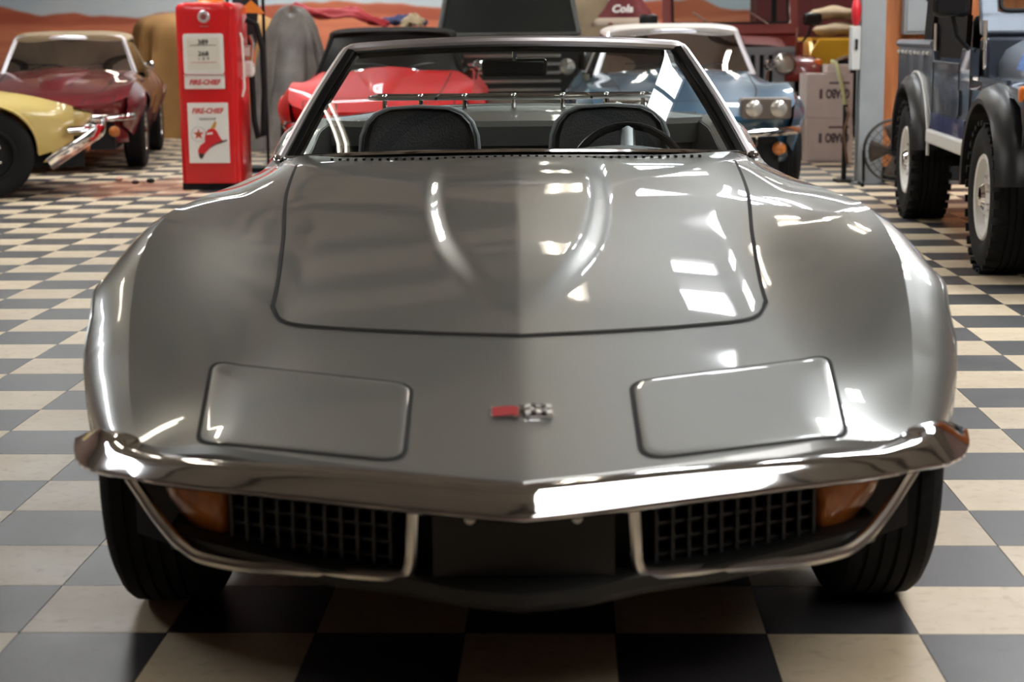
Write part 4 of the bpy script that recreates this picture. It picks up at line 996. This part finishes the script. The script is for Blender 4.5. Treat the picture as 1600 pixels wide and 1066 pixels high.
M_OCHRE = mat('ochre_dust_sheet', (.36, .19, .065), .85, noise=.15, nscale=5, bump=.2)
M_GREYT = mat('grey_tarpaulin', (.22, .20, .18), .5, noise=.45, nscale=3, bump=1.0)
M_BEIGE = mat('beige_dust_sheet', (.34, .27, .20), .85, noise=.25, nscale=4, bump=.2)
M_CANVAS = mat('tan_canvas', (.40, .30, .19), .85, noise=.15, nscale=6, bump=.2)
drape('covered_car', 'car hidden under an ochre dust sheet behind the maroon car', 'covered car', (-3.75, 22.0, 0), 1.75, 1.7, 1.46, M_OCHRE, 3, .05, 13, .045)
drape('tarpaulin_stack', 'goods under a creased grey tarpaulin behind the fuel pump', 'tarpaulin', (-2.36, 19.0, 0), .78, .9, 1.47, M_GREYT, 8, .12, 11, .13, tent=True)
drape('covered_goods', 'beige dust sheet over stored goods between grey tarpaulin and dark truck', 'dust sheet', (-1.62, 20.4, 0), 1.0, .9, 1.27, M_BEIGE, 5, .06, 12, .03, wav=.15)
def cloth(name, label, loc, pts, width, m, sag=.02, th=.03, cat='cloth'):
    q = MB(); rows = []; cur = path3(pts, 8); n = len(cur)
    for i, p in enumerate(cur):
        u = i/(n-1); taper = .35+.65*math.sin(PI*min(1, max(0, u*.9+.08)))
        rows.append([(p[0]+.02*math.sin(7*v+4*u), p[1]+width*v*taper, p[2]+th*taper*(1-v*v)+.022*math.sin(9*v+11*u)*taper+.014*math.sin(23*u+5*v)) for v in lin(-1, 1, 15)])
    q.grid(rows); o = q.build(name, m, angle=70, solid=.02); o.location = loc; return tag(o, label, cat)
cloth('red_cloth', 'crumpled red cloth lying on the beige dust sheet', (-1.85, 20.30, 1.315), [(-.65, 0, .22), (-.45, 0, .14), (-.2, 0, .10), (.05, 0, .12), (.25, 0, .05), (.45, 0, .0)], .15, mat('red_fabric', (.36, .012, .02), .7, bump=.2), th=.09)
cloth('blue_cloth', 'rolled dark blue cloth beside the crumpled red cloth', (-1.22, 20.62, 1.31), [(-.3, 0, .04), (0, 0, .05), (.25, 0, .02)], .10, mat('navy_fabric', (.04, .05, .13), .8, bump=.2), th=.07)
cloth('tan_cushion', 'tan cushion next to the dark truck windshield', (-1.10, 20.22, 1.31), [(-.14, 0, .0), (0, 0, .03), (.12, 0, .02)], .10, mat('tan_fabric', (.48, .38, .24), .8, bump=.2), th=.10, cat='cushion')
t = thing('dashboard_shell', 'grey moulded dashboard shell lying in front of the beige dust sheet', 'car part', (-1.42, 19.42, 0))
q = MB(); rows = []
for x in lin(-.42, .42, 15):
    e = 1-(abs(x)/.44)**4
    rows.append([(x, -.16, 1.12), (x, -.17, 1.16+.05*e), (x, -.10, 1.21+.06*e), (x, .08, 1.21+.06*e), (x, .16, 1.12)])
q.grid(rows); q.build('shell', mat('grey_plastic', (.16, .155, .14), .5), t, angle=50, solid=.02)
for x in (-.30, .18): MB().lathe([(.05, 0), (.05, .02), (.035, .02), (.03, 0)], 18, 'Y', (x, -.19, 1.19)).build('vent_hole', M_BLACK, t)
q = MB()
for x in (-.36, .36):
    for y in (-.1, .12): q.box((x, y, .56), (.04, .04, 1.12))
q.box((0, .01, 1.12), (.8, .3, .03)); q.build('trestle', mat('trestle_wood', (.2, .13, .07), .7, noise=.3), t, smooth=False)
# black sack hanging behind the pump, on a stand
t = thing('garment_bag', 'black bag hanging from a stand behind the fuel pump', 'bag', (-2.36, 15.6, 0))
rows = []
for z_, w_, d_ in ((1.75, .06, .04), (1.66, .16, .07), (1.5, .19, .09), (1.3, .21, .10), (1.15, .20, .10), (1.08, .12, .07)):
    rows.append([(w_*math.copysign(abs(math.cos(a))**.7, math.cos(a))*(.62)+.02*math.sin(z_*9), d_*math.sin(a)*1.1, z_) for a in lin(0, 2*PI, 21)[:-1]])
q = MB().grid(rows, True); q.add(rows[-1], [tuple(range(20))]); q.build('bag', mat('black_fabric', (.006, .006, .007), .8), t, angle=60)
q = MB().tube([(-.16, .1, .0), (-.16, .1, 1.80), (0, .1, 1.84), (.16, .1, 1.8), (.16, .1, 0)], .014, 8); q.box((0, .1, .02), (.5, .34, .04)); q.build('stand', M_BLACK, t)
tag(MB().prism([(-.05, 0), (.17, -.01), (.06, .10)], .01, lambda u, v, k: (u, k, v)).build('orange_pennant', mat('orange_vinyl', (.80, .25, .03), .5), smooth=False), 'small orange pennant pointing out from behind the fuel pump top', 'pennant').location = (-2.16, 14.28, 1.40)
# folded umbrella and canvas hanging near the back wall
t = thing('folded_umbrella', 'dark red folded umbrella with white Cola lettering near the mural', 'umbrella', (1.38, 20.6, 0))
M_UMB = mat('dark_red_canvas', (.16, .018, .02), .75, noise=.25, nscale=6)
rows = []
for z_, r in ((1.95, .03), (1.75, .10), (1.5, .24), (1.34, .36), (1.31, .385), (1.30, .38)):
    rows.append([(r*(1+.06*math.cos(6*a))*math.cos(a), r*.6*(1+.06*math.cos(6*a))*math.sin(a), z_) for a in lin(0, 2*PI, 37)[:-1]])
q = MB().grid(rows, True); q.add(rows[-1], [tuple(range(36))]); q.build('canopy', M_UMB, t, angle=60)
rows = [[(r*math.cos(a), r*.6*math.sin(a), z_) for a in lin(0, 2*PI, 37)[:-1]] for z_, r in ((1.385, .345), (1.375, .365), (1.30, .405), (1.29, .40))]
MB().grid(rows, True).build('valance', mat('cream_canvas', (.55, .44, .34), .8), t, angle=60)
text('lettering', 'Cola', .13, M_SIGN, t, (-.06, -.205, 1.485), (PI/2-.38, 0, 0), .003, .25, .004)
q = MB().tube([(0, 0, 0), (0, 0, 2.0)], .022, 10); q.lathe([(0, 0), (.25, 0), (.25, .05), (.05, .08), (0, .08)], 24); q.build('pole', M_COL, t)
drape('canvas_bale', 'tan canvas bundle standing between dark truck and folded umbrella', 'canvas', (1.07, 23.35, 0), .55, .5, 1.75, M_CANVAS, 12, -.12, 7, .05)

# ---- yellow buggy, sacks, cabinet, boxes
M_YEL = mat('yellow_enamel', (.62, .34, .02), .4, 0, .6)
t = thing('yellow_buggy', 'yellow buggy with open black wheel arch behind the dark red truck', 'buggy', (3.88, 20.4, 0), .0)
for s in (-1, 1):
    poly = [(-.55, .35), (-.55, .95), (-.42, 1.10), (.9, 1.14), (.9, .35), (.5, .35)]+[(.42*math.cos(a), .40+.50*math.sin(a)) for a in lin(0, PI, 12)]
    MB().prism(poly, .06, lambda u, v, k: (s*(.40+k), u, v)).build('side_panel', M_YEL, t, smooth=False, bevel=.01)
    tire_parts(t, s*.36, 0, .33, .2, s, .15, M_BLACK); tire_parts(t, s*.36, 1.5, .33, .2, s, .15, M_BLACK)
q = MB().prism([(-.44, .55), (-.44, .98), (-.36, 1.12), (.36, 1.12), (.44, .98), (.44, .55)]+[(.34*math.cos(a), .45+.46*math.sin(a)) for a in lin(.2, PI-.2, 12)], .05, lambda u, v, k: (u, -.56+k, v)); q.build('front_panel', M_YEL, t, smooth=False, bevel=.01)
MB().tube([(.36*math.cos(a), -.57, .45+.48*math.sin(a)) for a in lin(.1, PI-.1, 16)], .012, 6).build('arch_trim', M_DULLCHROME, t)
q = MB().box((0, .2, .62), (.78, 1.3, .5)); q.box((0, .5, .45), (.6, 2.0, .3)); q.build('chassis', M_BLACK, t, smooth=False)
MB().box((0, .2, 1.12), (.84, 1.3, .03)).build('deck', M_YEL, t, smooth=False)
def sack(loc, sc, rz, label):
    q = MB(); rows = []
    for i in range(13):
        u = i/12*2-1; r = (1-abs(u)**2.6)**.5 if abs(u) < 1 else .02
        rows.append([(u*.30, .17*r*math.cos(a), .075*r*math.sin(a)*(1+.2*math.sin(5*u+a))+.075) for a in lin(0, 2*PI, 17)[:-1]])
    q.grid(rows, True); o = q.build('canvas_sack', M_CANVAS, angle=60); o.location = loc; o.scale = (sc, 1, 1); o.rotation_euler = (0, 0, rz); tag(o, label, 'sack', 'canvas sacks on the yellow buggy')
sack((3.80, 20.1, 1.15), 1.05, .1, 'limp canvas sack lying directly on the yellow buggy')
sack((3.74, 20.15, 1.335), .95, -.15, 'upper canvas sack slumped on another above the yellow buggy')
t = thing('steel_cabinet', 'tall dark red steel cabinet against the mural wall', 'cabinet', (3.9, 22.6, 0))
M_CAB = mat('dark_red_cabinet', (.10, .012, .012), .55, noise=.2, nscale=3)
MB().box((0, 0, 1.05), (1.5, .5, 2.1)).build('body', M_CAB, t, bevel=.01)
for s in (-1, 1):
    d = MB().box((s*.37, -.262, 1.05), (.72, .02, 2.0)).build('door', M_CAB, t, bevel=.006); MB().box((s*.06, -.285, 1.0), (.02, .03, .16)).build('handle', M_DULLCHROME, d, smooth=False)
M_BOX = mat('pale_cardboard', (.58, .48, .43), .8, noise=.08, nscale=8)
M_INK = mat('box_ink', (.10, .07, .08), .7)
def carton(loc, d, rz, label, lettered=True, grp='pale cardboard boxes beside the blue car'):
    t = thing('cardboard_box', label, 'box', loc, rz, grp)
    W, D, Hh = d
    MB().box((0, 0, Hh/2), d).build('carton', M_BOX, t, bevel=.006)
    for s in (-1, 1): MB().box((0, s*(D/4+.002), Hh+.003), (W, D/2-.008, .006)).build('flap', M_BOX, t, smooth=False)
    if lettered:
        o = text('lettering', 'GRABO  II', .115, M_INK, t, (.045, -D/2-.001, Hh*.56), (PI/2, PI, 0), .0008, 0, .006, .92, .86); o.scale = (.60, 1.0, 1)
        MB().box((.09, -D/2-.001, Hh*.80), (.19, .002, .018)).build('small_print', M_INK, t, smooth=False)
    return t
carton((2.985, 16.35, 0), (.44, .34, .40), .0, 'pale lettered cardboard box standing on the checkered floor')
carton((2.98, 16.36, .409), (.44, .34, .40), .03, 'pale lettered cardboard box stacked on the floor-standing box')
carton((3.07, 16.34, .822), (.22, .18, .07), .05, 'small plain carton lying on top of the two lettered boxes', False)
# lime strap and dark cables by the column
tag(MB().tube([(3.02, 16.30, .925), (3.04, 16.22, .915), (3.06, 16.165, .83), (3.10, 16.155, .66), (3.13, 16.155, .50), (3.12, 16.155, .42)], .02, 8, sx=1.0).build('lashing_strap', mat('pale_lime_webbing', (.48, .46, .24), .7)), 'pale lime lashing strap hanging in front of cardboard boxes', 'strap')
t = thing('cable_stand', 'thin black stand with cable beside the grey steel column', 'stand', (2.70, 13.95, 0))
q = MB().tube([(0, 0, 0), (0, 0, .62)], .02, 8); q.box((0, 0, .01), (.14, .2, .02)); q.build('pole', M_BLACK, t)
MB().tube([(.0, 0, .61), (.02, -.05, .55), (-.02, -.05, .4), (.02, -.04, .15)], .012, 6).build('cable', mat('brown_cable', (.12, .06, .03), .6), t)
t = thing('switch_box', 'pale grey switch box on the side of the steel column', 'switch box', (2.715, 13.70, .90))
MB().box((0, 0, .17), (.07, .12, .34)).build('case', mat('pale_grey_enamel', (.52, .51, .49), .5), t, bevel=.008)
MB().box((0, -.065, .2), (.02, .02, .08)).build('lever', M_BLACK, t, smooth=False)
q = MB(); rows = []
for z_, r in ((.0, .02), (.03, .04), (.12, .05), (.19, .035), (.22, .01)): rows.append([(r*.8*math.cos(a), r*math.sin(a), z_) for a in lin(0, 2*PI, 15)[:-1]])
o = q.grid(rows, True).build('red_shop_rag', M_SRED, angle=60); o.location = (2.72, 13.70, 1.243); tag(o, 'bright red shop rag bunched on top of the grey switch box', 'rag')
t = thing('breaker_panel', 'grey electrical breaker panel on the plywood partition', 'electrical panel', (3.25, 13.90, 1.18))
MB().box((0, 0, .24), (.24, .12, .50)).build('case', M_COL, t, bevel=.01)
d = MB().box((0, -.066, .24), (.20, .012, .45)).build('door', M_COL, t, bevel=.004); MB().box((.06, -.078, .26), (.03, .012, .03)).build('latch', M_BLACK, d, smooth=False)
t2 = thing('outlet_box', 'small pale outlet box below the breaker panel', 'outlet', (3.21, 13.935, 1.06))
MB().box((0, 0, .035), (.06, .04, .07)).build('case', M_WHITE, t2, bevel=.006); MB().box((0, -.022, .035), (.03, .006, .04)).build('socket', M_COL, t2, smooth=False)
# floor fan
t = thing('floor_fan', 'round black floor fan leaning by the plywood partition', 'fan', (3.02, 13.52, 0), -.1)
M_WIRE = mat('dark_wire', (.05, .045, .04), .5, .5)
fc = (0, 0, .275)
q = MB()
for r, y in ((.24, 0), (.245, .05), (.20, -.035), (.15, -.05), (.10, -.058), (.05, -.06)): q.tube([(r*math.cos(a), y, .275+r*math.sin(a)) for a in lin(0, 2*PI, 33)[:-1]], .007 if r > .22 else .003, 6, True)
for k in range(24):
    a = 2*PI*k/24; q.tube([(.04*math.cos(a), -.06, .275+.04*math.sin(a)), (.15*math.cos(a), -.05, .275+.15*math.sin(a)), (.24*math.cos(a), 0, .275+.24*math.sin(a))], .0022, 4)
q.build('guard', M_WIRE, t)
for k in range(4):
    a = 2*PI*k/4; q = MB(); rows = []
    for r in lin(.03, .21, 5): rows.append([(r*math.cos(a+da), .02+.05*da, .275+r*math.sin(a+da)) for da in lin(-.45, .45, 6)])
    q.grid(rows).build('blade', mat('brown_fan_blade', (.07, .05, .04), .5), t, solid=.004)
MB().lathe([(0, -.01), (.05, 0), (.055, .10), (0, .12)], 18, 'Y', fc).build('motor', M_BLACK, t)
q = MB()
for s in (-1, 1): q.tube([(s*.245, .03, .275), (s*.24, .03, .04), (s*.26, -.12, .015), (s*.26, .18, .015)], .012, 8)
q.build('stand', M_BLACK, t)
# bits dropped on the floor
M_BIT = mat('dark_debris', (.05, .015, .012), .6)
def bit(nm, loc, r, m, label):
    q = MB().ball((0, 0, r*.6), r, 10, (1.2, .9, .65)); q.v = [(a*(1+.15*math.sin(9*b_)), b_, c_) for a, b_, c_ in q.v]; o = q.build(nm, m); o.location = loc; tag(o, label, 'debris')
bit('pebble', (-3.35, 14.75, 0), .03, mat('pinkish_stone', (.55, .35, .28), .7), 'small pinkish stone on the checkered floor near the maroon car')
bit('dark_nut', (-3.14, 14.42, 0), .028, M_BIT, 'dark red nut on the floor beside a black one')
bit('black_nut', (-3.03, 14.5, 0), .032, M_BLACK, 'black nut on the floor between maroon car and fuel pump')
